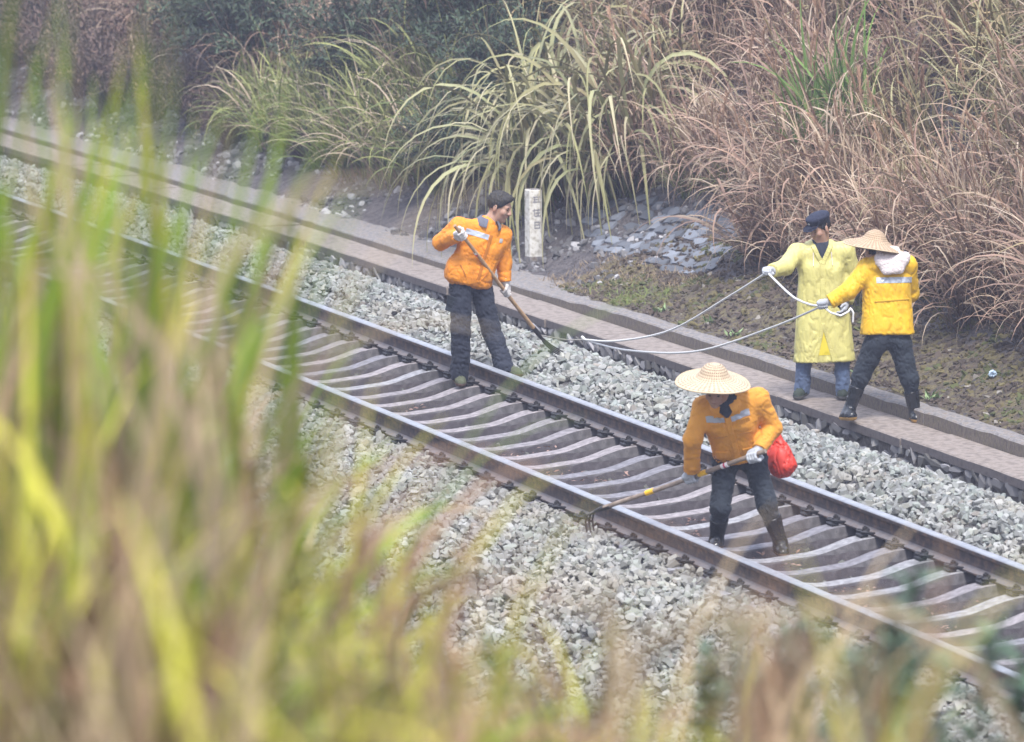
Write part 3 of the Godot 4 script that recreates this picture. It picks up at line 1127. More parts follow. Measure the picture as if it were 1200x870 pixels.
# ---- clothes
func legs_soup(hR: Vector3, hL: Vector3, kR: Vector3, kL: Vector3, aR: Vector3, aL: Vector3, waist: Vector3, w: Array, cut_low := true, fold := 0.012) -> Soup:
	var h := hull([hR, hL, kR, kL, aR, aL, waist], 0.2)
	var bl := Blob.new(h[0], h[1], 0.0125)
	var lat := (hL - hR).normalized()
	bl.capsule(waist - lat * 0.07, waist + lat * 0.07, 0.105, 0.105, 0.05)
	bl.capsule(hR, waist - lat * 0.065, 0.110, 0.105, 0.05)
	bl.capsule(hL, waist + lat * 0.065, 0.110, 0.105, 0.05)
	for q in [[hR, kR, aR], [hL, kL, aL]]:
		bl.capsule(q[0], q[1], w[0], w[1], 0.025)
		bl.capsule(q[1], q[2], w[1], w[2], 0.03)
		if cut_low:
			var d := ((q[2] as Vector3) - (q[1] as Vector3)).normalized()
			bl.cut(q[2] as Vector3 + d * 0.02, d, 0.13)
	return bl.mesh(fold, Vector3(8, 15, 8), noise2)

func torso_soup(o: Dictionary) -> Soup:        # shR shL elR elL waR waL neck hem (centre), widths; fold
	var h := hull([o.shR, o.shL, o.elR, o.elL, o.waR, o.waL, o.neck, o.hem], 0.22)
	var bl := Blob.new(h[0], h[1], o.get("cell", 0.0115))
	var lat := ((o.shL as Vector3) - (o.shR as Vector3)).normalized()
	var neck: Vector3 = o.neck
	var hem: Vector3 = o.hem
	var g: float = o.get("girth", 0.12)
	var hw: float = o.get("hem_half", 0.10)
	var low: Vector3 = (hem - neck).normalized()
	bl.capsule(o.shR, o.shL, 0.068, 0.068, 0.05)
	for q in [o.shR, o.shL]: bl.capsule(neck - (hem - neck).normalized() * 0.0, q, 0.066, 0.064, 0.06)
	var mid := neck + low * 0.20
	for s in [-1.0, 1.0]:
		bl.capsule(mid + lat * s * 0.095, hem + lat * s * hw + low * 0.05, g * 0.95, o.get("hem_r", 0.125), 0.05)
		bl.capsule(o.shL if s > 0 else o.shR, mid + lat * s * 0.09, 0.064, g * 0.9, 0.06)
	bl.capsule(neck + low * 0.06, hem + low * 0.05, g * 0.85, o.get("hem_r", 0.125), 0.06)
	bl.capsule(neck + low * 0.09, neck - low * 0.005, 0.085, 0.066, 0.05)
	bl.cut(hem, low, 0.45)
	var sw: Array = o.get("sleeve", [0.078, 0.066, 0.056])
	for q in [[o.shR, o.elR, o.waR], [o.shL, o.elL, o.waL]]:
		bl.capsule(q[0], q[1], sw[0], sw[1], 0.035)
		bl.capsule(q[1], q[2], sw[1], sw[2], 0.03)
		var d := ((q[2] as Vector3) - (q[1] as Vector3)).normalized()
		bl.cut(q[2], d, 0.088)
	for c in o.get("extra", []): bl.capsule(c[0], c[1], c[2], c[3], c[4])
	for c in o.get("cuts", []): bl.cut(c[0], c[1], c[2])
	return bl.mesh(o.get("fold", 0.012), o.get("freq", Vector3(9, 15, 9)), noise2)

func inner_body(shR: Vector3, shL: Vector3, elR: Vector3, elL: Vector3, waR: Vector3, waL: Vector3, neck: Vector3, hip: Vector3, legs: Array, feet: Array) -> Soup:
	var h := hull([shR, shL, elR, elL, waR, waL, neck, hip] + legs + feet, 0.12)
	var b := Blob.new(h[0], h[1], 0.0145)
	b.capsule(shR, shL, 0.05, 0.05, 0.04)
	b.capsule(neck, hip, 0.075, 0.10, 0.05)
	for q in [[shR, elR, waR], [shL, elL, waL]]:
		b.capsule(q[0], q[1], 0.045, 0.036, 0.02)
		b.capsule(q[1], q[2], 0.036, 0.026, 0.02)
	for s in 2:
		b.capsule(legs[s], legs[2 + s], 0.075, 0.05, 0.03)
		b.capsule(legs[2 + s], legs[4 + s], 0.048, 0.033, 0.02)
		b.capsule(legs[4 + s], (legs[4 + s] as Vector3).lerp(feet[s], 0.35), 0.030, 0.026, 0.02)
	return b.mesh()

func boot(t: Node3D, called: String, top: Vector3, ankle: Vector3, heel: Vector3, toe_: Vector3, m: Material, sole: Material, shaft_r := 0.062, tall := true) -> void:
	var h := hull([top, ankle, heel, toe_], 0.13)
	var bl := Blob.new(h[0], h[1], 0.008)
	var ball := heel.lerp(toe_, 0.72)
	var up := Vector3.UP
	bl.capsule(heel + up * 0.042, ball + up * 0.036, 0.042, 0.046, 0.02)
	bl.capsule(ball + up * 0.036, toe_ + up * 0.032 - (toe_ - heel).normalized() * 0.03, 0.046, 0.036, 0.02)
	bl.capsule(heel.lerp(toe_, 0.15) + up * 0.05, ankle, 0.048, 0.050, 0.04)
	if tall:
		bl.capsule(ankle, top, 0.052, shaft_r, 0.03)
		bl.cut(top - (top - ankle).normalized() * 0.01, (top - ankle).normalized(), 0.13)
	bl.capsule(ankle, heel.lerp(toe_, 0.55) + up * 0.05, 0.045, 0.040, 0.03)
	var low := minf(heel.y, toe_.y)
	var mid := (heel + toe_) / 2.0
	var tilt := (toe_ - heel)
	var nn := -tilt.cross(Vector3.UP.cross(tilt)).normalized()
	bl.cut(Vector3(mid.x, mid.y + 0.006, mid.z), nn, 0.24)
	var s := bl.mesh(0.003 if tall else 0.004, Vector3(14, 30, 14), noise2)
	var b := part(called, s.mesh(), m, t)
	add_patch("sole", s, [[-nn, (-nn).dot(mid) + 0.034]], sole, b, 0.004)

func collar(t: Node, c: Vector3, up: Vector3, front: Vector3, r0: float, r1: float, h: float, open: float, m: Material, called := "collar") -> void:
	var s := Soup.new()
	var u := up.normalized()
	var f := (front - u * front.dot(u)).normalized()
	var side := u.cross(f)
	var n := 26
	for k in n + 1:
		var a := lerpf(open, TAU - open, float(k) / n)
		var d := f * cos(a) + side * sin(a)
		var fall := 0.35 * h * (1.0 + cos(a)) * 0.5
		for q in [[r0, 0.0], [r0 * 0.96, h * 0.6], [r0 * 0.98, h], [r0 * 1.06, h * 1.03], [r1, h * 0.35], [r1 * 1.04, -h * 0.25], [r1 * 0.97, -h * 0.28]]:
			s.v.append(c + d * q[0] + u * (q[1] - fall) + f * 0.015)
	for k in n:
		for j in 6:
			var o := k * 7 + j
			s.i.append_array([o, o + 1, o + 8, o, o + 8, o + 7])
	s.smooth_normals()
	part(called, s.mesh(), m, t)

func strip(t: Node, called: String, pts: Array, width: float, thick: float, nrm: Vector3, m: Material) -> void:   # a flat band with thickness along points
	var s := Soup.new()
	for k in pts.size() - 1:
		var a: Vector3 = pts[k]
		var b: Vector3 = pts[k + 1]
		var d := (b - a).normalized()
		var n := (nrm - d * nrm.dot(d)).normalized()
		var w := d.cross(n)
		s.box((a + b) / 2.0, Vector3(width, thick, (b - a).length() + 0.002), Basis(w, n, d).orthonormalized(), minf(thick, width) * 0.3)
	part(called, s.mesh(), m, t)

func surface_at(s: Soup, from: Vector3, dir: Vector3) -> Vector3:      # the first point of a surface seen from a point
	var best := 1e9
	var d := dir.normalized()
	for k in s.v.size():
		var p := s.v[k] - from
		var t := p.dot(d)
		if t > 0.0:
			var o := (p - d * t).length()
			if o < 0.016 and t < best: best = t
	return from + d * (best if best < 1e8 else 0.0)

# ---- woven hat
func straw_hat(t: Node3D, c: Vector3, up: Vector3, r: float, profile: Array, m: Material) -> void:
	var s := Soup.new()
	var n := 72
	var cv := Curve2D.new()
	for k in profile.size():
		var a: Array = profile[maxi(k - 1, 0)]
		var b: Array = profile[mini(k + 1, profile.size() - 1)]
		var g := Vector2(b[0] - a[0], b[1] - a[1]) / 6.0
		cv.add_point(Vector2(profile[k][0], profile[k][1]), -g, g)
	var rows := 34
	var total := cv.get_baked_length()
	for side in 2:
		for j in rows + 1:
			var p := cv.sample_baked(total * j / rows)
			for k in n + 1:
				var a := TAU * k / n
				var wob := 1.0 + 0.012 * sin(a * 3.0 + 1.0) * smooth(0.4, 1.0, p.x) + 0.008 * sin(a * 7.0)
				s.v.append(Vector3(p.x * r * cos(a) * wob, p.y * r - side * 0.004 + 0.012 * sin(a * 2.0 + 0.6) * p.x * p.x, p.x * r * sin(a) * wob))
				s.uv.append(Vector2(float(k) / n, float(j) / rows))
	for side in 2:
		for j in rows:
			for k in n:
				var o := side * (rows + 1) * (n + 1) + j * (n + 1) + k
				if side == 0: s.i.append_array([o, o + 1, o + n + 2, o, o + n + 2, o + n + 1])
				else: s.i.append_array([o, o + n + 2, o + 1, o, o + n + 1, o + n + 2])
	s.smooth_normals()
	var u := up.normalized()
	var x := u.cross(Vector3(0.3, 0.1, 1)).normalized()
	var hat := part("straw_hat", s.mesh(), m, t, Transform3D(Basis(x, u, x.cross(u)), c))
	var rim := Soup.new()
	var path := PackedVector3Array()
	var rad := PackedFloat32Array()
	for k in n + 1:
		var j := rows * (n + 1) + k
		path.append(s.v[j])
		rad.append(0.006)
	rim.tube(path, rad, 6)
	part("brim_edge", rim.mesh(), mats.straw_rim, hat)

func weave_texture(holes: float) -> ImageTexture:
	var w := 768
	var h := 384
	var im := Image.create(w, h, false, Image.FORMAT_RGB8)
	var r := RandomNumberGenerator.new()
	r.seed = 5
	var strands := 40
	var rings := 15
	var tone := []
	for k in 4000: tone.append(r.randf_range(0.82, 1.0))
	for y in h:
		var v := float(y) / h
		for x in w:
			var u := float(x) / w
			var a := u * strands
			var b := v * rings
			var fa := absf(fposmod(a, 1.0) - 0.5) * 2.0
			var fb := absf(fposmod(b, 1.0) - 0.5) * 2.0
			var over := (int(a) + int(b)) % 2 == 0
			var g: float = tone[(int(a) * 31 + int(b) * 7) % 4000]
			var c := Color(0.60, 0.47, 0.32) * g
			var edge := maxf(fa if over else fb, 0.0)
			c = c * (1.0 - 0.5 * smoothstep(0.60, 1.0, edge))
			var open_ := holes * smoothstep(0.5, 0.15, v) * smoothstep(0.06, 0.14, v)
			if fa > 0.46 and fb > 0.46: c = c.lerp(Color(0.16, 0.10, 0.055), clampf(0.5 + open_, 0.0, 1.0) * smoothstep(0.03, 0.10, v))
			c.a = 1.0
			im.set_pixel(x, y, c.linear_to_srgb())
	return ImageTexture.create_from_image(im)


func people_materials() -> void:
	var fold := FastNoiseLite.new()
	fold.noise_type = FastNoiseLite.TYPE_SIMPLEX
	fold.fractal_type = FastNoiseLite.FRACTAL_RIDGED
	fold.frequency = 0.010
	fold.fractal_octaves = 3
	fold.fractal_gain = 0.45
	fold.domain_warp_enabled = true
	fold.domain_warp_amplitude = 26.0
	fold.domain_warp_frequency = 0.012
	fold.seed = 51
	var cloth := NoiseTexture2D.new()
	cloth.width = 512
	cloth.height = 512
	cloth.seamless = true
	cloth.noise = fold
	var dirt := func(r: float, g: float, b: float, seed_: int, dark := 0.6): return noise_tex(0.012, seed_, [[0.0, Color(r * dark, g * dark, b * dark)], [0.30, Color(r * 0.84, g * 0.82, b * 0.82)], [0.42, Color(r * 0.95, g * 0.94, b * 0.94)], [0.6, Color(r, g, b)], [1.0, Color(r * 1.04, g * 1.04, b * 1.02)]], 256, 5)
	var wear := func(tex: Texture2D, rough: float, sheen: float) -> StandardMaterial3D:
		var m := tri_mat(tex, 1.7, rough, cloth, 0.5)
		m.uv1_scale = Vector3(2.0, 1.0, 2.0)
		m.uv1_world_triplanar = false
		if sheen > 0.0:
			m.rim_enabled = true
			m.rim = sheen
			m.rim_tint = 0.6
		return m
	mats.skin = plain(0.40, 0.235, 0.165, 0.55)
	(mats.skin as StandardMaterial3D).subsurf_scatter_enabled = true
	(mats.skin as StandardMaterial3D).subsurf_scatter_strength = 0.12
	mats.hair = plain(0.008, 0.008, 0.010, 0.65)
	mats.eye = plain(0.02, 0.015, 0.013, 0.3)
	mats.lips = plain(0.24, 0.09, 0.075, 0.5)
	mats.orange = wear.call(dirt.call(0.78, 0.27, 0.012, 52, 0.72), 0.75, 0.1)
	mats.amber = wear.call(dirt.call(0.70, 0.30, 0.030, 53, 0.70), 0.8, 0.1)
	mats.yellow = wear.call(dirt.call(0.78, 0.46, 0.012, 54, 0.80), 0.6, 0.1)
	mats.lime = wear.call(dirt.call(0.60, 0.55, 0.19, 55, 0.72), 0.5, 0.1)
	mats.bright = plain(0.66, 0.53, 0.035, 0.6)
	mats.navy = wear.call(dirt.call(0.016, 0.021, 0.036, 56, 0.6), 0.85, 0.08)
	mats.navy2 = wear.call(dirt.call(0.015, 0.022, 0.032, 57, 0.6), 0.85, 0.08)
	mats.denim = wear.call(dirt.call(0.105, 0.15, 0.25, 58, 0.65), 0.9, 0.2)
	mats.cap = wear.call(dirt.call(0.010, 0.014, 0.036, 59, 0.8), 0.85, 0.05)
	mats.grey_cloth = wear.call(dirt.call(0.13, 0.135, 0.17, 60, 0.8), 0.9, 0.2)
	mats.glove = wear.call(dirt.call(0.58, 0.55, 0.52, 61, 0.75), 0.95, 0.3)
	mats.glove_grey = wear.call(dirt.call(0.40, 0.42, 0.45, 62, 0.7), 0.95, 0.3)
	mats.towel = wear.call(dirt.call(0.70, 0.62, 0.60, 63, 0.85), 0.95, 0.3)
	mats.canvas = wear.call(dirt.call(0.085, 0.095, 0.055, 64, 0.5), 0.95, 0.0)
	mats.green_shoe = wear.call(dirt.call(0.030, 0.042, 0.030, 65, 0.6), 0.8, 0.0)
	mats.rubber = plain(0.013, 0.015, 0.018, 0.22)
	mats.sole_tan = plain(0.42, 0.24, 0.07, 0.7)
	mats.sole_brown = plain(0.12, 0.075, 0.055, 0.7)
	mats.sole_grey = plain(0.10, 0.10, 0.095, 0.8)
	mats.reflective = plain(0.42, 0.45, 0.50, 0.35, 0.15)
	mats.badge = plain(0.45, 0.45, 0.44, 0.4, 0.3)
	mats.seam_orange = plain(0.45, 0.15, 0.01, 0.8)
	mats.seam_amber = plain(0.48, 0.19, 0.018, 0.8)
	mats.seam_yellow = plain(0.55, 0.31, 0.01, 0.7)
	mats.seam_lime = plain(0.42, 0.36, 0.06, 0.7)
	mats.straw_rim = plain(0.50, 0.39, 0.25, 0.85)
	var hat := StandardMaterial3D.new()
	hat.albedo_texture = weave_texture(0.55)
	hat.roughness = 0.85
	hat.heightmap_enabled = true
	hat.heightmap_texture = hat.albedo_texture
	hat.heightmap_scale = 0.4
	mats.hat = hat
	var hat2 := hat.duplicate() as StandardMaterial3D
	hat2.albedo_texture = weave_texture(0.2)
	hat2.heightmap_texture = hat2.albedo_texture
	hat2.albedo_color = lin(0.86, 0.80, 0.76)
	mats.hat2 = hat2


# ------------------------------------------------------------------ the four people
func build_people() -> void:
	people_materials()
	var p1 := {"head": Vector3(0.105, 1.643, -0.341), "chin": Vector3(0.160, 1.507, -0.374), "facedir": Vector3(0.181, 1.602, -0.430), "neck": Vector3(0.067, 1.497, -0.240), "shR": Vector3(0.067, 1.471, 0.045), "shL": Vector3(0.038, 1.372, -0.388), "elR": Vector3(-0.085, 1.316, 0.166), "waR": Vector3(0.222, 1.424, 0.170), "handR": Vector3(0.267, 1.453, 0.134), "elL": Vector3(-0.013, 1.115, -0.422), "waL": Vector3(0.145, 0.932, -0.390), "handL": Vector3(0.193, 0.870, -0.378), "hip": Vector3(0.025, 0.957, -0.069), "hipR": Vector3(0.029, 0.910, 0.005), "hipL": Vector3(0.006, 0.899, -0.190), "knR": Vector3(0.065, 0.511, 0.024), "knL": Vector3(0.050, 0.521, -0.278), "anR": Vector3(-0.003, 0.114, 0.008), "anL": Vector3(0.237, 0.165, -0.351), "toeR": Vector3(0.152, 0.005, 0.046), "toeL": Vector3(0.378, 0.100, -0.445), "heelR": Vector3(-0.054, 0.022, 0.003), "heelL": Vector3(0.162, 0.088, -0.378), "chest": Vector3(0.023, 1.308, -0.123), "belly": Vector3(0.020, 1.045, -0.057)}
	var p2 := {"head": Vector3(0.290, 1.347, 0.406), "chin": Vector3(0.339, 1.244, 0.417), "facedir": Vector3(0.401, 1.270, 0.478), "neck": Vector3(0.204, 1.254, 0.298), "shR": Vector3(0.038, 1.178, 0.402), "shL": Vector3(0.221, 1.243, 0.025), "elR": Vector3(0.064, 0.937, 0.502), "waR": Vector3(0.052, 0.720, 0.507), "handR": Vector3(0.025, 0.628, 0.496), "elL": Vector3(0.171, 1.012, -0.122), "waL": Vector3(0.270, 0.864, 0.008), "handL": Vector3(0.311, 0.813, 0.098), "hip": Vector3(-0.028, 0.767, 0.072), "hipR": Vector3(-0.065, 0.726, 0.172), "hipL": Vector3(-0.008, 0.733, -0.037), "knR": Vector3(0.031, 0.392, 0.254), "knL": Vector3(0.138, 0.410, -0.089), "anR": Vector3(-0.135, 0.095, 0.219), "anL": Vector3(0.113, 0.087, -0.217), "toeR": Vector3(0.001, 0.041, 0.280), "toeL": Vector3(0.240, -0.005, -0.192), "heelR": Vector3(-0.162, 0.027, 0.208), "heelL": Vector3(0.064, -0.000, -0.227), "chest": Vector3(0.149, 1.089, 0.219), "belly": Vector3(-0.010, 0.834, 0.107), "hatc": Vector3(0.285, 1.384, 0.420), "hattop": Vector3(0.229, 1.527, 0.401), "bag": Vector3(-0.117, 0.754, -0.310)}
	var p3 := {"head": Vector3(-0.011, 1.621, 0.025), "chin": Vector3(0.015, 1.494, 0.098), "facedir": Vector3(0.026, 1.569, 0.155), "neck": Vector3(-0.034, 1.459, 0.002), "shR": Vector3(-0.086, 1.388, 0.226), "shL": Vector3(0.056, 1.405, -0.209), "elR": Vector3(0.058, 1.278, 0.409), "waR": Vector3(0.204, 1.266, 0.585), "handR": Vector3(0.238, 1.260, 0.665), "elL": Vector3(0.047, 1.163, -0.300), "waL": Vector3(0.135, 0.941, -0.194), "handL": Vector3(0.162, 0.871, -0.152), "hip": Vector3(-0.015, 0.778, -0.019), "hipR": Vector3(-0.058, 0.778, 0.097), "hipL": Vector3(0.020, 0.777, -0.140), "knR": Vector3(-0.040, 0.420, 0.163), "knL": Vector3(0.066, 0.431, -0.177), "anR": Vector3(-0.083, 0.107, 0.166), "anL": Vector3(0.071, 0.082, -0.190), "toeR": Vector3(0.007, 0.006, 0.264), "toeL": Vector3(0.174, 0.009, -0.127), "heelR": Vector3(-0.103, 0.030, 0.133), "heelL": Vector3(0.041, 0.006, -0.222), "chest": Vector3(-0.003, 1.198, 0.004), "belly": Vector3(0.003, 0.836, -0.011), "hem": Vector3(0.008, 0.361, -0.022), "captop": Vector3(-0.030, 1.747, 0.021), "brim": Vector3(0.057, 1.686, 0.214)}
	var p4 := {"head": Vector3(-0.101, 1.567, 0.039), "chin": Vector3(-0.172, 1.449, 0.001), "facedir": Vector3(-0.232, 1.526, 0.049), "neck": Vector3(-0.043, 1.488, -0.059), "shL": Vector3(-0.050, 1.414, 0.129), "shR": Vector3(0.021, 1.434, -0.231), "elL": Vector3(-0.037, 1.215, 0.323), "waL": Vector3(-0.085, 1.082, 0.506), "handL": Vector3(-0.102, 1.082, 0.552), "elR": Vector3(-0.093, 1.158, -0.321), "waR": Vector3(-0.276, 1.029, -0.286), "handR": Vector3(-0.331, 1.010, -0.252), "hip": Vector3(0.016, 0.775, -0.045), "hipL": Vector3(-0.003, 0.724, 0.063), "hipR": Vector3(0.039, 0.718, -0.163), "knL": Vector3(-0.086, 0.419, 0.171), "knR": Vector3(0.089, 0.381, -0.241), "anL": Vector3(-0.122, 0.095, 0.270), "anR": Vector3(0.072, 0.067, -0.305), "toeL": Vector3(-0.172, 0.004, 0.319), "toeR": Vector3(-0.067, -0.017, -0.386), "heelL": Vector3(-0.004, 0.020, 0.293), "heelR": Vector3(0.177, -0.005, -0.276), "chest": Vector3(0.022, 1.264, -0.062), "belly": Vector3(0.017, 0.939, -0.049), "hatc": Vector3(-0.102, 1.626, 0.042), "hattop": Vector3(-0.073, 1.769, 0.077), "towel": Vector3(0.126, 1.480, -0.057)}
	man_with_fork(p1)
	stooping_man(p2)
	man_in_raincoat(p3)
	man_from_behind(p4)

func frame(p: Dictionary) -> Array:            # (lat: towards the person's left, up along the trunk, front)
	var lat: Vector3 = (p.shL - p.shR).normalized()
	var up: Vector3 = (p.neck - p.hip).normalized()
	var front := lat.cross(up).normalized()
	return [front.cross(up).normalized() * -1.0, up, front]

func toward(p: Vector3, q: Vector3, d: float) -> Vector3:
	return p + (q - p).normalized() * d

func line_on(s: Soup, a: Vector3, b: Vector3, n: int, dir: Vector3, out := 0.4) -> Array:      # points on a surface below the line a-b, seen against dir
	var pts := []
	for k in n + 1: pts.append(surface_at(s, a.lerp(b, float(k) / n) + dir * out, -dir))
	return pts

func man_with_fork(p: Dictionary) -> void:
	var t := thing("person", "bareheaded man in orange jacket and dark trousers leaning on a ballast fork across the rail", "person", Vector3(-2.869, 0.05, -0.549))
	var fr := frame(p)
	var lat: Vector3 = fr[0]
	var up: Vector3 = fr[1]
	var front: Vector3 = fr[2]
	var top := Vector3(0.319, 1.502, 0.158)
	var g1 := Vector3(0.287, 1.428, 0.093)
	var g2 := Vector3(0.025, 0.853, -0.435)
	var wR := toward(g1, p.elR, 0.088)
	var wL := toward(g2, p.elL, 0.088)
	var hb := head_basis(p.facedir - p.head, Vector3(0.05, 1, -0.08))
	var body := inner_body(p.shR, p.shL, p.elR, p.elL, wR, wL, p.neck, p.hip, [p.hipR, p.hipL, p.knR, p.knL, p.anR, p.anL], [p.toeR, p.toeL])
	head_into(body, p.head, hb, p.neck + Vector3(0, -0.03, 0), 1.10)
	part("body", body.mesh(), mats.skin, t)
	face_parts(t, p.head, hb, 1.10)
	hair(t, p.head, hb, 1.10)
	var hem: Vector3 = p.hip + up * 0.005
	var s := torso_soup({shR = p.shR, shL = p.shL, elR = p.elR, elL = p.elL, waR = wR, waL = wL, neck = p.neck - up * 0.02, hem = hem, girth = 0.125, hem_half = 0.085, hem_r = 0.118, fold = 0.007, freq = Vector3(5, 9, 5), sleeve = [0.082, 0.072, 0.058], extra = [[p.belly - lat * 0.06, p.belly + lat * 0.06, 0.15, 0.15, 0.08]]})
	var j := part("jacket", s.mesh(), mats.orange, t)
	var zc: Vector3 = p.neck + lat * 0.03
	var mid := line_on(s, p.neck - up * 0.09 + lat * 0.02, hem + up * 0.03 + lat * 0.01, 12, front)
	strip(j, "zip_placket", mid, 0.030, 0.008, front, mats.seam_orange)
	var hy: float = up.dot(p.chest) + 0.10
	add_patch("reflective_band", s, [[up, hy + 0.024], [-up, -(hy - 0.024)], [lat, lat.dot(mid[2]) - 0.02], [-lat, -lat.dot(p.shR) - 0.035], [-front, -front.dot(p.chest) - 0.03]], mats.reflective, j)
	add_patch("reflective_band", s, [[up, hy + 0.02], [-up, -(hy - 0.02)], [-lat, -lat.dot(mid[2]) - 0.10], [lat, lat.dot(mid[2]) + 0.135], [-front, -front.dot(p.chest) - 0.03]], mats.badge, j)
	add_patch("hem_band", s, [[up, up.dot(hem) + 0.045]], mats.orange, j, 0.007)
	strip(j, "pocket_seam", line_on(s, p.belly - lat * 0.15 + up * 0.06, p.belly - lat * 0.06 - up * 0.05, 5, front), 0.012, 0.006, front, mats.seam_orange)
	strip(j, "pocket_seam", line_on(s, p.belly + lat * 0.07 - up * 0.05, p.belly + lat * 0.13 + up * 0.06, 5, front), 0.012, 0.006, front, mats.seam_orange)
	collar(j, p.neck - up * 0.004, (up + Vector3(0.0, 0.4, -0.05)).normalized(), front, 0.082, 0.122, 0.062, 0.50, mats.grey_cloth)
	var tr := legs_soup(p.hipR, p.hipL, p.knR, p.knL, p.anR + Vector3(0, -0.035, 0), p.anL + Vector3(0, -0.035, 0), p.hip + up * 0.04, [0.106, 0.088, 0.084])
	var trn := part("trousers", tr.mesh(), mats.navy, t)
	strip(trn, "side_pocket", line_on(tr, p.hipR + up * -0.10 - lat * 0.02, p.hipR - up * 0.24 - lat * 0.02, 4, (front - lat).normalized()), 0.10, 0.010, (front - lat).normalized(), mats.navy2)
	boot(t, "shoe", p.anR, p.anR, p.heelR, p.toeR, mats.canvas, mats.sole_brown, 0.05, false)
	boot(t, "shoe", p.anL, p.anL, p.heelL, p.toeL, mats.canvas, mats.sole_brown, 0.05, false)
	gripping_glove(t, wR, g1, top - g2, 1.0, mats.glove, 0.018, 1.15)
	gripping_glove(t, wL, g2, top - g2, 1.0, mats.glove, 0.018, 1.15)

func stooping_man(p: Dictionary) -> void:
	var t := thing("person", "stooping man in amber work jacket, wide straw hat and black rubber boots between the rails", "person", Vector3(5.788, -0.085, 0.226))
	var fr := frame(p)
	var lat: Vector3 = fr[0]
	var up: Vector3 = fr[1]
	var front: Vector3 = fr[2]
	var g1 := Vector3(0.318, 0.808, 0.101)
	var g2 := Vector3(-0.139, 0.600, 0.428)
	var wR := toward(g2, p.elR, 0.088)
	var wL := toward(g1, p.elL, 0.088)
	var hb := head_basis(p.facedir - p.head, Vector3(0.2, 1, 0.05))
	var body := inner_body(p.shR, p.shL, p.elR, p.elL, wR, wL, p.neck, p.hip, [p.hipR, p.hipL, p.knR, p.knL, p.anR, p.anL], [p.toeR, p.toeL])
	head_into(body, p.head, hb, p.neck, 1.05)
	part("body", body.mesh(), mats.skin, t)
	face_parts(t, p.head, hb, 1.05)
	hair(t, p.head + up * -0.02, hb, 0.93)
	var hem: Vector3 = p.hip + up * 0.03
	var s := torso_soup({shR = p.shR, shL = p.shL, elR = p.elR, elL = p.elL, waR = wR, waL = wL, neck = p.neck - up * 0.02, hem = hem, girth = 0.118, hem_half = 0.075, hem_r = 0.118, fold = 0.007, freq = Vector3(5, 11, 5), sleeve = [0.080, 0.070, 0.060]})
	var j := part("jacket", s.mesh(), mats.amber, t)
	var mid := line_on(s, p.neck - up * 0.095, hem + up * 0.03, 12, front)
	strip(j, "button_placket", mid, 0.042, 0.008, front, mats.amber)
	var hy: float = up.dot(p.chest) + 0.075
	var m0: float = lat.dot(mid[2])
	for sd in [-1.0, 1.0]:
		add_patch("reflective_band", s, [[up, hy + 0.023], [-up, -(hy - 0.023)], [lat * -sd, -sd * m0 - 0.026], [lat * sd, sd * m0 + 0.17], [-front, -front.dot(p.chest) - 0.02]], mats.reflective, j)
		strip(j, "chest_pocket_flap", line_on(s, p.chest + up * 0.035 + lat * sd * 0.05, p.chest + up * 0.035 + lat * sd * 0.15, 3, front), 0.045, 0.010, front, mats.amber)
		strip(j, "hip_pocket_flap", line_on(s, hem + up * 0.11 + lat * sd * 0.05, hem + up * 0.11 + lat * sd * 0.16, 3, front), 0.060, 0.012, front, mats.amber)
		strip(j, "pocket_seam", line_on(s, p.chest - up * 0.075 + lat * sd * 0.05, p.chest - up * 0.075 + lat * sd * 0.15, 3, front), 0.008, 0.005, front, mats.seam_amber)
	for sd in [-1.0, 1.0]: strip(j, "collar_flap", line_on(s, p.neck - up * 0.015 + lat * sd * 0.085, p.neck - up * 0.085 + lat * sd * 0.075, 3, front), 0.055, 0.014, front, mats.amber)
	var va: Vector3 = (lat * 0.78 - up * 0.62).normalized()
	var vb: Vector3 = (-lat * 0.78 - up * 0.62).normalized()
	add_patch("undershirt", s, [[va, va.dot(mid[0]) + 0.008], [vb, vb.dot(mid[0]) + 0.008], [-front, -front.dot(p.neck) - 0.005]], mats.navy, j, 0.004)
	add_patch("hem_band", s, [[up, up.dot(hem) + 0.04]], mats.amber, j, 0.006)
	collar(j, p.neck - up * 0.02, up, front, 0.080, 0.120, 0.045, 0.42, mats.amber)
	var sc := Blob.new(p.neck - Vector3.ONE * 0.2, p.neck + Vector3.ONE * 0.2, 0.009)
	for k in 9:
		var a := TAU * k / 9.0
		var d := lat * sin(a) + front * cos(a)
		var e := lat * sin(a + TAU / 9.0) + front * cos(a + TAU / 9.0)
		sc.capsule(p.neck + d * 0.066 + up * 0.01, p.neck + e * 0.066 + up * 0.01, 0.028, 0.028, 0.02)
	part("scarf", sc.mesh(0.005, Vector3(20, 30, 20), noise2).mesh(), mats.navy, t)
	var ankR: Vector3 = p.knR.lerp(p.anR, 0.38)
	var ankL: Vector3 = p.knL.lerp(p.anL, 0.38)
	var tr := legs_soup(p.hipR, p.hipL, p.knR, p.knL, ankR, ankL, p.hip + up * 0.04, [0.096, 0.078, 0.062], true, 0.011)
	part("trousers", tr.mesh(), mats.navy2, t)
	boot(t, "rubber_boot", p.knR.lerp(p.anR, 0.30), p.anR, p.heelR, p.toeR, mats.rubber, mats.sole_brown, 0.076)
	boot(t, "rubber_boot", p.knL.lerp(p.anL, 0.30), p.anL, p.heelL, p.toeL, mats.rubber, mats.sole_brown, 0.076)
	gripping_glove(t, wL, g1, g1 - g2, 1.0, mats.glove_grey, 0.018, 1.12)
	gripping_glove(t, wR, g2, g1 - g2, 1.0, mats.glove_grey, 0.018, 1.12)
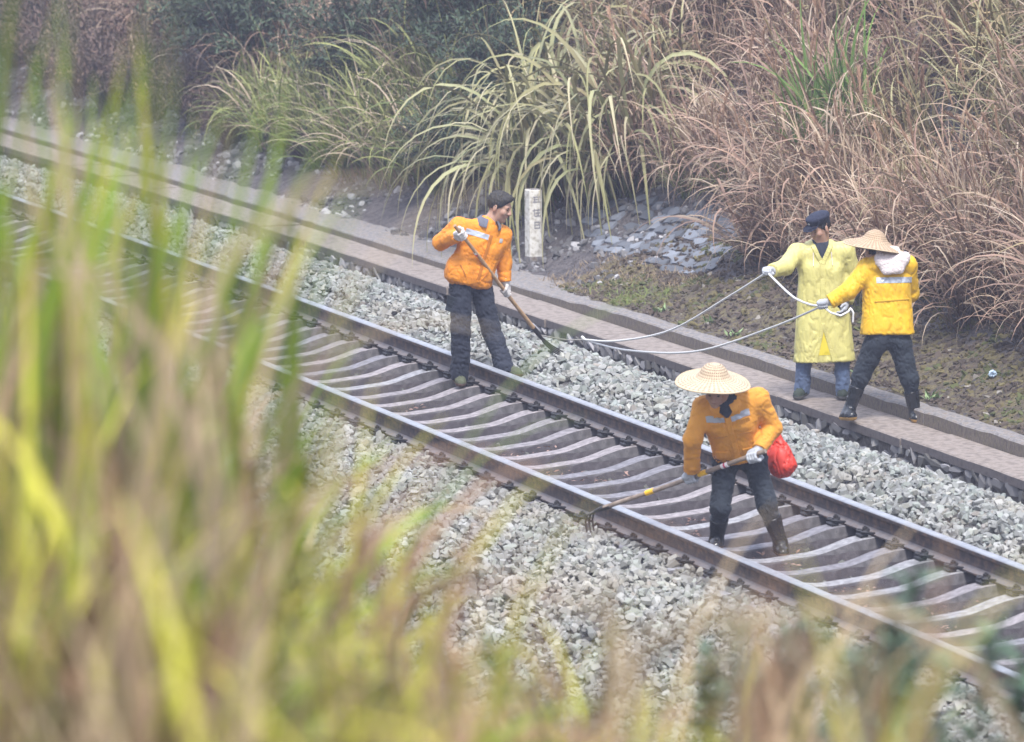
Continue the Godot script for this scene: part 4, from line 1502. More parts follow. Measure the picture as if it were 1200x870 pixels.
	straw_hat(t, p.hatc + Vector3(-0.01, 0.028, 0.0), Vector3(0.20, 0.975, 0.02), 0.285, [[0.0, 0.50], [0.12, 0.49], [0.25, 0.44], [0.34, 0.34], [0.40, 0.22], [0.46, 0.14], [0.58, 0.09], [0.75, 0.05], [0.9, 0.01], [1.0, -0.04]], mats.hat)

func man_in_raincoat(p: Dictionary) -> void:
	var t := thing("person", "man in long pale yellow raincoat and dark blue cap pulling a rope on the walkway", "person", Vector3(-3.141, -0.3, -4.266))
	var fr := frame(p)
	var lat: Vector3 = fr[0]
	var up: Vector3 = fr[1]
	var front: Vector3 = fr[2]
	var gR: Vector3 = p.handR
	var gL: Vector3 = p.handL
	var wR := toward(gR, p.elR, 0.085)
	var wL := toward(gL, p.elL, 0.07)
	var hb := head_basis(p.facedir - p.head, Vector3(0, 1, 0))
	var body := inner_body(p.shR, p.shL, p.elR, p.elL, wR, wL, p.neck, p.hip, [p.hipR, p.hipL, p.knR, p.knL, p.anR, p.anL], [p.toeR, p.toeL])
	head_into(body, p.head, hb, p.neck, 1.06)
	part("body", body.mesh(), mats.skin, t)
	face_parts(t, p.head, hb, 1.06)
	hair(t, p.head, hb, 1.0)
	var hem: Vector3 = p.hem
	var back := -front
	var hood: Vector3 = p.neck + back * 0.10 - up * 0.02
	var s0 := {shR = p.shR, shL = p.shL, elR = p.elR, elL = p.elL, waR = wR, waL = wL, neck = p.neck - up * 0.03, hem = hem, girth = 0.125, hem_half = 0.140, hem_r = 0.158, fold = 0.007, freq = Vector3(6, 2.2, 6), sleeve = [0.084, 0.076, 0.070], cell = 0.0125, extra = [[hood - lat * 0.09, hood + lat * 0.09, 0.06, 0.06, 0.03], [hood - lat * 0.10, p.neck - lat * 0.085 + up * 0.01, 0.045, 0.035, 0.03], [hood + lat * 0.10, p.neck + lat * 0.085 + up * 0.01, 0.045, 0.035, 0.03]]}
	var slit: Vector3 = hem + front * 0.16
	s0.cuts = []
	var s := torso_soup(s0)
	var j := part("raincoat", s.mesh(), mats.lime, t)
	var mid := line_on(s, p.neck - up * 0.17 - lat * 0.005, hem + up * 0.30 - lat * 0.01, 14, front)
	strip(j, "snap_placket", mid, 0.045, 0.007, front, mats.lime)
	var m0: float = lat.dot(mid[3])
	add_patch("undercoat", s, [[(lat * 0.92 - up * 0.34).normalized(), (lat * 0.92 - up * 0.34).normalized().dot(mid[0])], [(-lat * 0.92 - up * 0.34).normalized(), (-lat * 0.92 - up * 0.34).normalized().dot(mid[0])], [-front, -front.dot(p.neck)]], mats.navy, j, 0.003)
	for sd in [-1.0, 1.0]:
		strip(j, "lapel", line_on(s, mid[0], p.neck + lat * sd * 0.085 + up * 0.01, 5, front), 0.042, 0.012, front, mats.lime)
		var pts := line_on(s, p.neck - up * 0.06 + lat * sd * 0.085, p.neck - up * 0.18 + lat * sd * 0.09, 4, front)
		var cord := Soup.new()
		var path := PackedVector3Array(pts)
		var rad := PackedFloat32Array()
		for k in path.size():
			path[k] += front * 0.006
			rad.append(0.004)
		cord.tube(path, rad, 6)
		part("hood_cord", cord.mesh(), mats.towel, j)
	# the vent at the front, its bright lining behind
	var sl := line_on(s, hem + up * 0.37 - lat * 0.01, hem + up * 0.015 - lat * 0.01, 7, front)
	add_patch("open_vent", s, [[(lat - up * -0.22).normalized(), (lat - up * -0.22).normalized().dot(sl[0])], [(-lat - up * -0.22).normalized(), (-lat - up * -0.22).normalized().dot(sl[0])], [-front, -front.dot(hem) - 0.03], [-up, -up.dot(hem) - 0.075]], mats.bright, j, 0.002)
	for sd in [-1.0, 1.0]:
		var edge := line_on(s, hem + up * 0.37 - lat * 0.01, hem + up * 0.01 + lat * (sd * 0.088 - 0.01), 6, front)
		strip(j, "vent_edge", edge, 0.034, 0.014, front, mats.lime)
	strip(j, "pocket_flap", line_on(s, p.belly + up * 0.10 - lat * 0.16, p.belly + up * 0.07 - lat * 0.06, 4, front), 0.05, 0.010, front, mats.lime)
	strip(j, "pocket_flap", line_on(s, p.belly + up * 0.07 + lat * 0.06, p.belly + up * 0.10 + lat * 0.16, 4, front), 0.05, 0.010, front, mats.lime)
	var tr := legs_soup(p.hipR, p.hipL, p.knR, p.knL, p.anR + Vector3(0, -0.03, 0), p.anL + Vector3(0, -0.03, 0), p.hip + up * 0.02, [0.085, 0.076, 0.072], true, 0.010)
	part("jeans", tr.mesh(), mats.denim, t)
	boot(t, "shoe", p.anR, p.anR, p.heelR, p.toeR, mats.green_shoe, mats.sole_grey, 0.05, false)
	boot(t, "shoe", p.anL, p.anL, p.heelL, p.toeL, mats.green_shoe, mats.sole_grey, 0.05, false)
	gripping_glove(t, wR, gR, Vector3(0.62, 0.1, -0.78), 1.0, mats.glove_grey, 0.010, 1.1)
	loose_glove(t, wL, gL - wL, -lat, front, mats.glove_grey)
	# peaked cap
	var c: Vector3 = p.head
	var k := 1.06
	var bl := Blob.new(c - Vector3.ONE * 0.12, c + Vector3.ONE * 0.24, 0.006)
	bl.ball(c + hb * Vector3(0, 0.085, 0.012) * k, Vector3(0.094, 0.055, 0.112) * k, hb, 0.02)
	bl.ball(c + hb * Vector3(0, 0.108, 0.008) * k, Vector3(0.100, 0.036, 0.116) * k, hb, 0.02)
	bl.cut(c + hb * Vector3(0, 0.052, 0.0) * k, hb * Vector3(0, -1, 0.06).normalized(), 0.2)
	var cs := bl.mesh(0.002, Vector3(20, 20, 20), noise2)
	var cap := part("cap", cs.mesh(), mats.cap, t)
	var vb := Blob.new(c - Vector3.ONE * 0.2, c + Vector3.ONE * 0.24, 0.005)
	vb.ball(c + hb * Vector3(0, 0.050, -0.095) * k, Vector3(0.082, 0.010, 0.072) * k, hb * Basis(Vector3.RIGHT, -0.22), 0.005)
	part("peak", vb.mesh().mesh(), mats.cap, cap)
	var dot := SphereMesh.new()
	dot.radius = 0.013
	dot.height = 0.010
	part("badge", dot, mats.badge, cap, Transform3D(hb * Basis(Vector3.RIGHT, -1.4), c + hb * Vector3(0, 0.088, -0.101) * k))

func man_from_behind(p: Dictionary) -> void:
	var t := thing("person", "man seen from behind in bright yellow rain jacket, straw hat, pale towel and black boots", "person", Vector3(-1.635, -0.3, -4.209))
	var fr := frame(p)
	var lat: Vector3 = fr[0]
	var up: Vector3 = fr[1]
	var front: Vector3 = fr[2]
	var back := -front
	var gL: Vector3 = p.handL
	var gR: Vector3 = p.handR
	var wL := toward(gL, p.elL, 0.075)
	var wR := toward(gR, p.elR, 0.075)
	var hb := head_basis(p.facedir - p.head, Vector3(0, 1, 0))
	var body := inner_body(p.shR, p.shL, p.elR, p.elL, wR, wL, p.neck, p.hip, [p.hipR, p.hipL, p.knR, p.knL, p.anR, p.anL], [p.toeR, p.toeL])
	head_into(body, p.head, hb, p.neck, 1.0)
	part("body", body.mesh(), mats.skin, t)
	face_parts(t, p.head, hb, 1.0)
	hair(t, p.head + up * -0.015, hb, 0.93)
	var hem: Vector3 = p.hip + up * 0.035
	var hood: Vector3 = p.neck + back * 0.085 - up * 0.045
	var s := torso_soup({shR = p.shR, shL = p.shL, elR = p.elR, elL = p.elL, waR = wR, waL = wL, neck = p.neck - up * 0.03, hem = hem, girth = 0.130, hem_half = 0.118, hem_r = 0.137, fold = 0.007, freq = Vector3(7, 4, 7), sleeve = [0.092, 0.080, 0.070], extra = [[hood - lat * 0.13, hood + lat * 0.12 + up * 0.01, 0.062, 0.062, 0.03], [hood - lat * 0.14, p.neck - lat * 0.10 + up * 0.02, 0.05, 0.04, 0.03], [hood + lat * 0.13, p.neck + lat * 0.10 + up * 0.02, 0.05, 0.04, 0.03]]})
	var j := part("rain_jacket", s.mesh(), mats.yellow, t)
	var hy: float = up.dot(p.chest) + 0.045
	add_patch("reflective_band", s, [[up, hy + 0.026], [-up, -(hy - 0.026)], [lat, lat.dot(p.chest) + 0.14], [-lat, -lat.dot(p.chest) + 0.20], [front, front.dot(p.chest) - 0.01]], mats.reflective, j)
	strip(j, "back_flap", line_on(s, p.chest - up * 0.13 - lat * 0.17, p.chest - up * 0.15 + lat * 0.16, 9, back), 0.014, 0.010, back, mats.seam_yellow)
	add_patch("hem_band", s, [[up, up.dot(hem) + 0.03]], mats.yellow, j, 0.005)
	# towel hanging from under the hat over the hood
	var tw := Blob.new(p.neck - Vector3.ONE * 0.25, p.neck + Vector3.ONE * 0.22, 0.009)
	tw.capsule(p.neck + back * 0.085 + up * 0.085 - lat * 0.065, p.neck + back * 0.085 + up * 0.085 + lat * 0.08, 0.040, 0.040, 0.03)
	tw.capsule(p.neck + back * 0.16 - up * 0.055 - lat * 0.10, p.neck + back * 0.16 - up * 0.070 + lat * 0.07, 0.038, 0.034, 0.03)
	tw.capsule(p.neck + back * 0.135 + up * 0.03 - lat * 0.145, p.neck + back * 0.135 + up * 0.02 + lat * 0.10, 0.045, 0.045, 0.04)
	tw.capsule(p.neck + back * 0.15 - up * 0.01 - lat * 0.12, p.neck + back * 0.15 - up * 0.02 + lat * 0.09, 0.045, 0.045, 0.04)
	tw.capsule(p.neck + back * 0.165 - up * 0.095 - lat * 0.09, p.neck + back * 0.165 - up * 0.105 + lat * 0.05, 0.030, 0.028, 0.03)
	part("towel", tw.mesh(0.006, Vector3(16, 22, 16), noise2).mesh(), mats.towel, t)
	var kR: Vector3 = p.knR.lerp(p.anR, 0.36)
	var kL: Vector3 = p.knL.lerp(p.anL, 0.36)
	var tr := legs_soup(p.hipR, p.hipL, p.knR, p.knL, kR, kL, p.hip + up * 0.005, [0.105, 0.085, 0.062], true, 0.012)
	part("trousers", tr.mesh(), mats.navy2, t)
	boot(t, "rubber_boot", p.knR.lerp(p.anR, 0.28), p.anR, p.heelR, p.toeR, mats.rubber, mats.sole_tan, 0.075)
	boot(t, "rubber_boot", p.knL.lerp(p.anL, 0.28), p.anL, p.heelL, p.toeL, mats.rubber, mats.sole_tan, 0.075)
	gripping_glove(t, wL, gL, Vector3(0.28, 0.16, -0.94), 1.0, mats.glove_grey, 0.010, 1.05)
	gripping_glove(t, wR, gR, Vector3(0.2, 0.9, 0.3), 1.0, mats.glove_grey, 0.010, 1.05)
	straw_hat(t, p.hatc, Vector3(0.09, 0.975, -0.15), 0.280, [[0.0, 0.50], [0.10, 0.49], [0.22, 0.44], [0.32, 0.35], [0.38, 0.25], [0.45, 0.17], [0.60, 0.09], [0.78, 0.03], [0.92, -0.02], [1.0, -0.06]], mats.hat2)


# ------------------------------------------------------------------ what they hold
func shaft(t: Node3D, called: String, a: Vector3, b: Vector3, ra: float, rb: float, m: Material) -> void:
	var s := Soup.new()
	var path := PackedVector3Array()
	var rad := PackedFloat32Array()
	var side := (b - a).cross(Vector3.UP).normalized()
	for k in 13:
		var w := k / 12.0
		path.append(a.lerp(b, w) + side * 0.004 * sin(w * 5.0) + Vector3.UP * 0.003 * sin(w * 8.0))
		rad.append(lerpf(ra, rb, w) * (1.0 + 0.05 * sin(w * 23.0)))
	s.tube(path, rad, 10)
	part(called, s.mesh(), m, t)

func ring_on(t: Node3D, called: String, a: Vector3, b: Vector3, w0: float, w1: float, r: float, m: Material) -> void:
	var s := Soup.new()
	s.tube(PackedVector3Array([a.lerp(b, w0), a.lerp(b, (w0 + w1) / 2.0), a.lerp(b, w1)]), PackedFloat32Array([r, r * 1.02, r]), 12)
	part(called, s.mesh(), m, t)

func curve_tube(s: Soup, pts: Array, r0: float, r1: float, n := 14, sides := 8) -> void:
	var cv := Curve3D.new()
	for k in pts.size():
		var g: Vector3 = (pts[mini(k + 1, pts.size() - 1)] - pts[maxi(k - 1, 0)]) / 6.0
		cv.add_point(pts[k], -g, g)
	var path := PackedVector3Array()
	var rad := PackedFloat32Array()
	for k in n + 1:
		path.append(cv.sample_baked(cv.get_baked_length() * k / n))
		rad.append(lerpf(r0, r1, float(k) / n))
	s.tube(path, rad, sides)

func build_tools() -> void:
	var wood := tri_mat(noise_tex(0.02, 71, [[0.0, Color(0.26, 0.15, 0.075)], [0.5, Color(0.40, 0.255, 0.14)], [1.0, Color(0.48, 0.32, 0.19)]], 256, 4), 3.0, 0.7)
	var old_wood := tri_mat(noise_tex(0.02, 72, [[0.0, Color(0.14, 0.105, 0.08)], [0.5, Color(0.25, 0.195, 0.155)], [1.0, Color(0.34, 0.27, 0.22)]], 256, 4), 3.0, 0.75)
	var iron := plain(0.045, 0.04, 0.042, 0.45, 0.6)
	# ballast fork of the man in the orange jacket
	var base := Vector3(-2.869, 0.05, -0.549)
	var top := Vector3(0.345, 1.518, 0.185)
	var sock := Vector3(-0.161, 0.411, -0.823)
	var tip := Vector3(-0.316, 0.187, -1.127)
	var t := thing("ballast_fork", "long wooden ballast fork with iron tines held slanting by the man in orange", "fork", base)
	var dir := (sock - top).normalized()
	shaft(t, "handle", top, sock, 0.0165, 0.0195, wood)
	ring_on(t, "red_tape", top, sock, 0.255, 0.268, 0.0185, plain(0.55, 0.03, 0.09, 0.5))
	ring_on(t, "white_tape", top, sock, 0.240, 0.2545, 0.0185, plain(0.7, 0.68, 0.66, 0.5))
	var sk := Soup.new()
	sk.tube(PackedVector3Array([sock - dir * 0.10, sock, sock + dir * 0.06]), PackedFloat32Array([0.022, 0.021, 0.014]), 10)
	part("socket", sk.mesh(), iron, t)
	var across := (Vector3(0.95, 0.1, 0.32) - dir * dir.dot(Vector3(0.95, 0.1, 0.32)) + dir.cross(Vector3(0.93, 0.2, 0.3)) * 0.35).normalized()
	var down := (tip - sock).normalized()
	for k in 4:
		var o := (k - 1.5) * 0.028
		var ti := Soup.new()
		curve_tube(ti, [sock + dir * 0.05, sock + dir * 0.09 + across * o * 0.8, sock.lerp(tip, 0.55) + across * o - Vector3(0.02, 0.02, 0), tip + across * o * 1.1], 0.009, 0.005, 12, 6)
		part("tine", ti.mesh(), iron, t)
	# rake of the stooping man
	base = Vector3(5.788, -0.085, 0.226)
	top = Vector3(0.403, 0.868, 0.038)
	var end := Vector3(-0.784, 0.294, 0.901)
	t = thing("ballast_rake", "dark wooden rake with two yellow bands and bent iron prongs reaching over the near rail", "rake", base)
	shaft(t, "handle", top, end, 0.0185, 0.0185, old_wood)
	var yel := plain(0.78, 0.45, 0.02, 0.5)
	var g := func(x: Vector3): return (x - top).length() / (end - top).length()
	var w1: float = g.call(Vector3(-0.05, 0.631, 0.366))
	var w2: float = g.call(Vector3(-0.44, 0.447, 0.649))
	var w3: float = g.call(Vector3(0.115, 0.704, 0.247))
	ring_on(t, "yellow_band", top, end, w1 - 0.024, w1 + 0.024, 0.0215, yel)
	ring_on(t, "yellow_band", top, end, w2 - 0.024, w2 + 0.024, 0.0215, yel)
	ring_on(t, "white_tape", top, end, w3 - 0.02, w3 - 0.006, 0.0205, plain(0.7, 0.66, 0.68, 0.5))
	ring_on(t, "red_tape", top, end, w3 - 0.006, w3 + 0.004, 0.0205, plain(0.5, 0.03, 0.10, 0.5))
	ring_on(t, "white_tape", top, end, w3 + 0.004, w3 + 0.02, 0.0205, plain(0.7, 0.66, 0.68, 0.5))
	dir = (end - top).normalized()
	sk = Soup.new()
	sk.tube(PackedVector3Array([end - dir * 0.06, end + dir * 0.03, end + dir * 0.10]), PackedFloat32Array([0.023, 0.021, 0.013]), 10)
	part("socket", sk.mesh(), iron, t)
	across = dir.cross(Vector3.UP).normalized()
	var neck := end + dir * 0.09
	for k in 3:
		var o := (k - 1) * 0.045
		var ti := Soup.new()
		curve_tube(ti, [neck, neck + dir * 0.045 + across * o - Vector3(0, 0.01, 0), neck + dir * 0.060 + across * o * 1.1 - Vector3(0, 0.06, 0), neck + dir * 0.045 + across * o * 1.15 - Vector3(0, 0.15, 0)], 0.010, 0.006, 12, 6)
		part("prong", ti.mesh(), iron, t)
	# red bag at the hip of the stooping man
	var bl := Blob.new(Vector3.ONE * -0.24, Vector3.ONE * 0.24, 0.009)
	bl.ball(Vector3(0, -0.02, 0), Vector3(0.11, 0.145, 0.105), Basis(Vector3(0, 0, 1), 0.2), 0.03)
	bl.ball(Vector3(0.02, -0.075, -0.03), Vector3(0.10, 0.085, 0.095), Basis(), 0.04)
	bl.capsule(Vector3(0.0, 0.10, 0.01), Vector3(0.0, 0.20, 0.03), 0.035, 0.018, 0.04)
	t = thing("red_bag", "crumpled red plastic bag hanging behind the hip of the stooping man", "bag", base + Vector3(-0.10, 0.735, -0.300))
	var red := plain(0.58, 0.040, 0.020, 0.5)
	part("sack", bl.mesh(0.014, Vector3(11, 4, 11), noise2).mesh(), red, t)
	var cordm := plain(0.5, 0.04, 0.03, 0.5)
	var cs := Soup.new()
	curve_tube(cs, [Vector3(0, 0.17, 0.02), Vector3(0.02, 0.24, 0.06), Vector3(0.03, 0.30, 0.14)], 0.007, 0.007, 10, 6)
	part("drawstring", cs.mesh(), cordm, t)
	# rope: from the man in the raincoat down to the fork's line, and back to the man in yellow
	var rope := plain(0.66, 0.65, 0.63, 0.9)
	t = thing("rope", "white rope pulled by the two men on the walkway, knotted at the ballast edge", "rope")
	var knot := arc(-8.2, -0.345, -3.86)
	var hr := Vector3(-3.141, -0.3, -4.266) + Vector3(0.238, 1.260, 0.665)
	var hl := Vector3(-1.635, -0.3, -4.209) + Vector3(-0.102, 1.082, 0.552)
	var s := Soup.new()
	curve_tube(s, [knot, knot.lerp(hr, 0.2) - Vector3(0, 0.14, 0), knot.lerp(hr, 0.5) - Vector3(0, 0.22, 0), knot.lerp(hr, 0.8) - Vector3(0, 0.10, 0), hr], 0.0105, 0.0105, 40, 8)
	part("upper_strand", s.mesh(), rope, t)
	s = Soup.new()
	curve_tube(s, [knot, knot.lerp(hl, 0.2) - Vector3(0, 0.17, 0), knot.lerp(hl, 0.5) - Vector3(0, 0.27, 0), knot.lerp(hl, 0.8) - Vector3(0, 0.14, 0), hl], 0.0105, 0.0105, 40, 8)
	part("lower_strand", s.mesh(), rope, t)
	s = Soup.new()
	curve_tube(s, [hr, hr.lerp(hl, 0.25) - Vector3(0, 0.05, 0), hr.lerp(hl, 0.5) - Vector3(0, 0.085, 0), hr.lerp(hl, 0.8) - Vector3(0, 0.055, 0), hl], 0.0105, 0.0105, 30, 8)
	part("slack", s.mesh(), rope, t)
	s = Soup.new()
	curve_tube(s, [hl, hl + Vector3(0.05, -0.06, -0.06), hl + Vector3(0.10, -0.085, -0.14), hl + Vector3(0.11, -0.05, -0.21), hl + Vector3(0.09, -0.02, -0.24), hl + Vector3(0.11, -0.06, -0.26), hl + Vector3(0.10, -0.15, -0.26)], 0.0105, 0.009, 26, 8)
	part("loose_end", s.mesh(), rope, t)
	s = Soup.new()
	curve_tube(s, [knot + Vector3(0.03, 0.0, 0), knot + Vector3(0, 0.03, 0.02), knot + Vector3(-0.03, 0, 0.0), knot + Vector3(0, -0.02, -0.02), knot + Vector3(0.03, 0, 0)], 0.015, 0.015, 16, 8)
	part("knot", s.mesh(), rope, t)
	var sw := Vector3(-2.869, 0.05, -0.549) + sock
	s = Soup.new()
	curve_tube(s, [knot, knot.lerp(sw, 0.4) + Vector3(0, -0.02, 0), knot.lerp(sw, 0.8) + Vector3(0, -0.01, 0), sw], 0.007, 0.007, 20, 6)
	part("thin_line", s.mesh(), plain(0.40, 0.37, 0.33, 0.9), t)


# ------------------------------------------------------------------ verge: post, revetment, weeds, litter
func ground_point(x: float, z: float) -> Vector3:
	return arc(x, far_ground(x, z), z)

func slope_basis(x: float, z: float) -> Basis:
	var a := ground_point(x + 0.15, z) - ground_point(x - 0.15, z)
	var b := ground_point(x, z + 0.15) - ground_point(x, z - 0.15)
	var n := b.cross(a).normalized()
	if n.y < 0: n = -n
	var t := a.normalized()
	return Basis(t, n, t.cross(n)).orthonormalized()

func build_verge() -> void:
	var r := RandomNumberGenerator.new()
	r.seed = 404
	# old marker post with faint painted characters
	var white := tri_mat(noise_tex(0.03, 81, [[0.0, Color(0.30, 0.27, 0.22)], [0.4, Color(0.60, 0.57, 0.50)], [0.7, Color(0.70, 0.68, 0.63)], [1.0, Color(0.5, 0.46, 0.36)]], 256, 5), 1.6, 0.9)
	white.uv1_world_triplanar = false
	var post := thing("marker_post", "old whitewashed concrete marker post with faint dark characters beside the kerb", "post", ground_point(-13.3, -5.30) + Vector3(0, -0.03, 0))
	post.rotation = Vector3(0.0, 0.02, 0.025)
	var s := Soup.new()
	s.box(Vector3(0, 0.40, 0), Vector3(0.165, 0.86, 0.15), Basis(), 0.012)
	part("shaft", s.mesh(), white, post)
	s = Soup.new()
	s.box(Vector3(0, 0.04, 0), Vector3(0.170, 0.10, 0.155), Basis(), 0.006)
	part("bare_base", s.mesh(), mats.kerb, post)
	s = Soup.new()
	s.box(Vector3(0, 0.824, 0), Vector3(0.150, 0.022, 0.125), Basis(), 0.008)
	part("weathered_top", s.mesh(), mats.kerb, post)
	var ink := plain(0.25, 0.24, 0.25, 0.9)
	# three characters one above the other: [x, y, width, height] strokes
	var glyphs := [
		[[0.0, 0.022, 0.060, 0.008], [0.0, 0.004, 0.050, 0.008], [0.0, -0.014, 0.064, 0.008], [-0.018, 0.004, 0.008, 0.044], [0.018, 0.010, 0.008, 0.036]],
		[[-0.020, 0.002, 0.008, 0.052], [0.010, 0.020, 0.046, 0.008], [0.010, -0.002, 0.040, 0.008], [0.010, -0.024, 0.050, 0.008], [0.012, 0.0, 0.008, 0.050], [-0.026, 0.016, 0.018, 0.008]],
		[[0.004, 0.024, 0.050, 0.008], [-0.018, 0.002, 0.008, 0.046], [0.026, 0.002, 0.008, 0.046], [0.004, 0.002, 0.036, 0.008], [0.004, -0.020, 0.050, 0.008]]]
	for k in 3:
		var st := Soup.new()
		for q in glyphs[k]: st.box(Vector3(0.0845, 0.715 - 0.14 * k + q[1] * 1.5, -q[0] * 1.35 - 0.006), Vector3(0.004, q[3] * 1.5, q[2] * 1.35))
		part("painted_character", st.mesh(), ink, post)
	# rough stones set in the foot of the slope
	var rev := thing("stone_revetment", "bluish grey stones set in the foot of the cutting behind the soil", "revetment")
	var tones := []
	for k in 6:
		var g := [0.12, 0.15, 0.18, 0.22, 0.27, 0.16][k] as float
		var pm: StandardMaterial3D = mats.stone.duplicate()
		pm.vertex_color_use_as_albedo = false
		pm.albedo_color = lin(g * 0.93, g, g * 1.14)
		tones.append(pm)
	var shapes := []
	for k in 5: shapes.append(stone_mesh(r, 1.0, Vector3(1.0, 0.5, 1.0), 9, 0.95))
	var n := 0
	for row in 6:
		var d := 5.78 + 0.13 * row
		var x := -13.7 - 0.9 * (d - 6.0) + r.randf_range(0, 0.1)
		while x < -9.9 - 0.6 * (d - 6.0):
			var w := r.randf_range(0.16, 0.30)
			if r.randf() < (0.95 if x > -12.8 else 0.55):
				var b := slope_basis(x, -d) * Basis(Vector3.UP, 0.2 + r.randf_range(-0.1, 0.1)) * Basis().scaled(Vector3(w * 0.47, 0.050, 0.064))
				part("set_stone", shapes[r.randi() % 5], tones[r.randi() % 6], rev, Transform3D(b, ground_point(x + w / 2, -d + r.randf_range(-0.03, 0.03)) + Vector3(0, 0.004, 0)))
			x += w
	# rubble on the bare foot of the cutting farther off, clods on the soil
	var rub := thing("rubble", "", "")
	tag(rub, "dark wet rubble on the bare foot of the cutting", "", "", "stuff")
	var lots := [[], [], []]
	for k in 9000:
		var x := r.randf_range(-48.0, -11.0)
		var d := 4.9 + 2.4 * pow(r.randf(), 1.2)
		if noise.get_noise_2d(x * 10.0, d * 18.0) < -0.05 and d < 5.6: continue
		var size := 0.018 + 0.035 * pow(r.randf(), 3.0)
		var g := r.randf_range(0.06, 0.26)
		if r.randf() < 0.10: g = 0.42
		lots[k % 3].append([Transform3D(Basis.from_euler(Vector3(r.randf() * 6, r.randf() * 6, r.randf() * 6)).scaled(Vector3.ONE * size), ground_point(x, -d) + Vector3(0, size * 0.2, 0)), Color(g, g * 0.97, g * 0.98)])
	scatter(rub, "rubble_stone", [stone_mesh(r, 1.0, Vector3(1.2, 0.7, 1), 8, 0.55), stone_mesh(r, 1.0, Vector3(1.3, 0.6, 0.9), 8, 0.55), stone_mesh(r, 1.0, Vector3(1, 0.8, 1), 8, 0.55)], lots, mats.stone)
	var clods := thing("soil_clods", "", "")
	tag(clods, "crumbs of brown soil and moss on the strip behind the kerb", "", "", "stuff")
	lots = [[], [], []]
	for k in 16000:
		var x := r.randf_range(-11.5, 12.0)
		var d := r.randf_range(4.76, 6.3)
		var size := 0.012 + 0.03 * pow(r.randf(), 2.5)
		var m := noise.get_noise_2d(x * 24.0 + 70.0, d * 30.0)
		var c := Color(0.095, 0.072, 0.055) * r.randf_range(0.6, 1.3)
		if m > 0.02: c = Color(0.15, 0.125, 0.055) * r.randf_range(0.6, 1.2)
		if m > 0.28: c = Color(0.10, 0.11, 0.04) * r.randf_range(0.6, 1.2)
		if r.randf() < 0.02: c = Color(0.32, 0.29, 0.25)
		c.a = 1.0
		var p := ground_point(x, -d)
		p.y += 0.012 + 0.022 * noise.get_noise_2d(x * 160.0, -d * 90.0) + 0.02 * noise.get_noise_2d(x * 340.0, -d * 260.0)
		lots[k % 3].append([Transform3D(Basis.from_euler(Vector3(r.randf() * 6, r.randf() * 6, r.randf() * 6)).scaled(Vector3(1.1, 0.85, 1.0) * size * 0.9), p), c])
	scatter(clods, "clod", [stone_mesh(r, 1.0, Vector3.ONE, 9, 0.45), stone_mesh(r, 1.0, Vector3.ONE, 9, 0.45), stone_mesh(r, 1.0, Vector3(1.4, 0.6, 0.8), 9, 0.45)], lots, mats.stone)
	# moss and short dead grass at the near end of the revetment
	var soup := Soup.new()
	for k in 1500:
		var x := r.randf_range(-12.2, -9.0)
		var d := r.randf_range(4.80, 5.75)
		var green := x > -10.6 + r.randf_range(-0.4, 0.4) and d < 5.3
		var c := Color(0.16, 0.20, 0.05) if green else Color(0.30, 0.22, 0.13)
		blade(soup, r, ground_point(x, -d), r.randf_range(0.05, 0.13), r.randf_range(0.5, 1.3), 0.9, 0.006, c * r.randf_range(0.6, 1.2), c * r.randf_range(0.8, 1.4), 3)
	tag(part("short_grass", soup.mesh(), mats.leaf), "short dead grass and moss between the kerb and the stones", "", "", "stuff")
	# small weeds
	var weed_spots := [[-8.6, -4.86, 0.16, "pale green weed with broad leaves at the kerb under the rope"], [-6.6, -4.84, 0.13, "low green weed at the kerb left of the man in the raincoat"], [-3.6, -4.88, 0.12, "small green weed at the kerb between the two men with the rope"], [-1.9, -4.82, 0.15, "pale weed by the kerb beside the boot of the man in yellow"], [0.2, -4.86, 0.10, "tiny weed on the kerb edge right of the man in yellow"], [-2.2, -6.05, 0.22, "green seedling under the dry grass at the edge of the picture"], [-7.5, -4.95, 0.12, "green weed on the dark soil nearest the knotted rope"]]
	for w in weed_spots:
		var ws := Soup.new()
		for k in 16:
			leaf(ws, r, Vector3(r.randfn() * 0.03, 0.01, r.randfn() * 0.03), r.randf_range(0.5, 1.0) * w[2], 0.028, Color(0.22, 0.30, 0.14) * r.randf_range(0.7, 1.3), r.randf_range(0.3, 1.1))
		tag(part("weed", ws.mesh(), mats.leaf, self, Transform3D(Basis(), ground_point(w[0], w[1]) + Vector3(0, 0.01, 0))), w[3], "weed")
	# crumpled scrap of pale blue plastic on the soil
	var bl := Blob.new(Vector3.ONE * -0.1, Vector3.ONE * 0.1, 0.006)
	bl.ball(Vector3(0, 0.01, 0), Vector3(0.045, 0.028, 0.035), Basis(Vector3.UP, 0.6), 0.01)
	bl.capsule(Vector3(-0.03, 0.02, 0), Vector3(0.035, 0.035, 0.02), 0.02, 0.012, 0.02)
	tag(part("plastic_scrap", bl.mesh(0.016, Vector3(22, 18, 22), noise2).mesh(), plain(0.50, 0.62, 0.74, 0.4), self, Transform3D(Basis(), ground_point(-1.6, -5.32) + Vector3(0, 0.04, 0))), "crumpled pale blue plastic scrap lying on the mossy soil", "litter")
	# fallen leaves between the sleepers
	var lv := Soup.new()
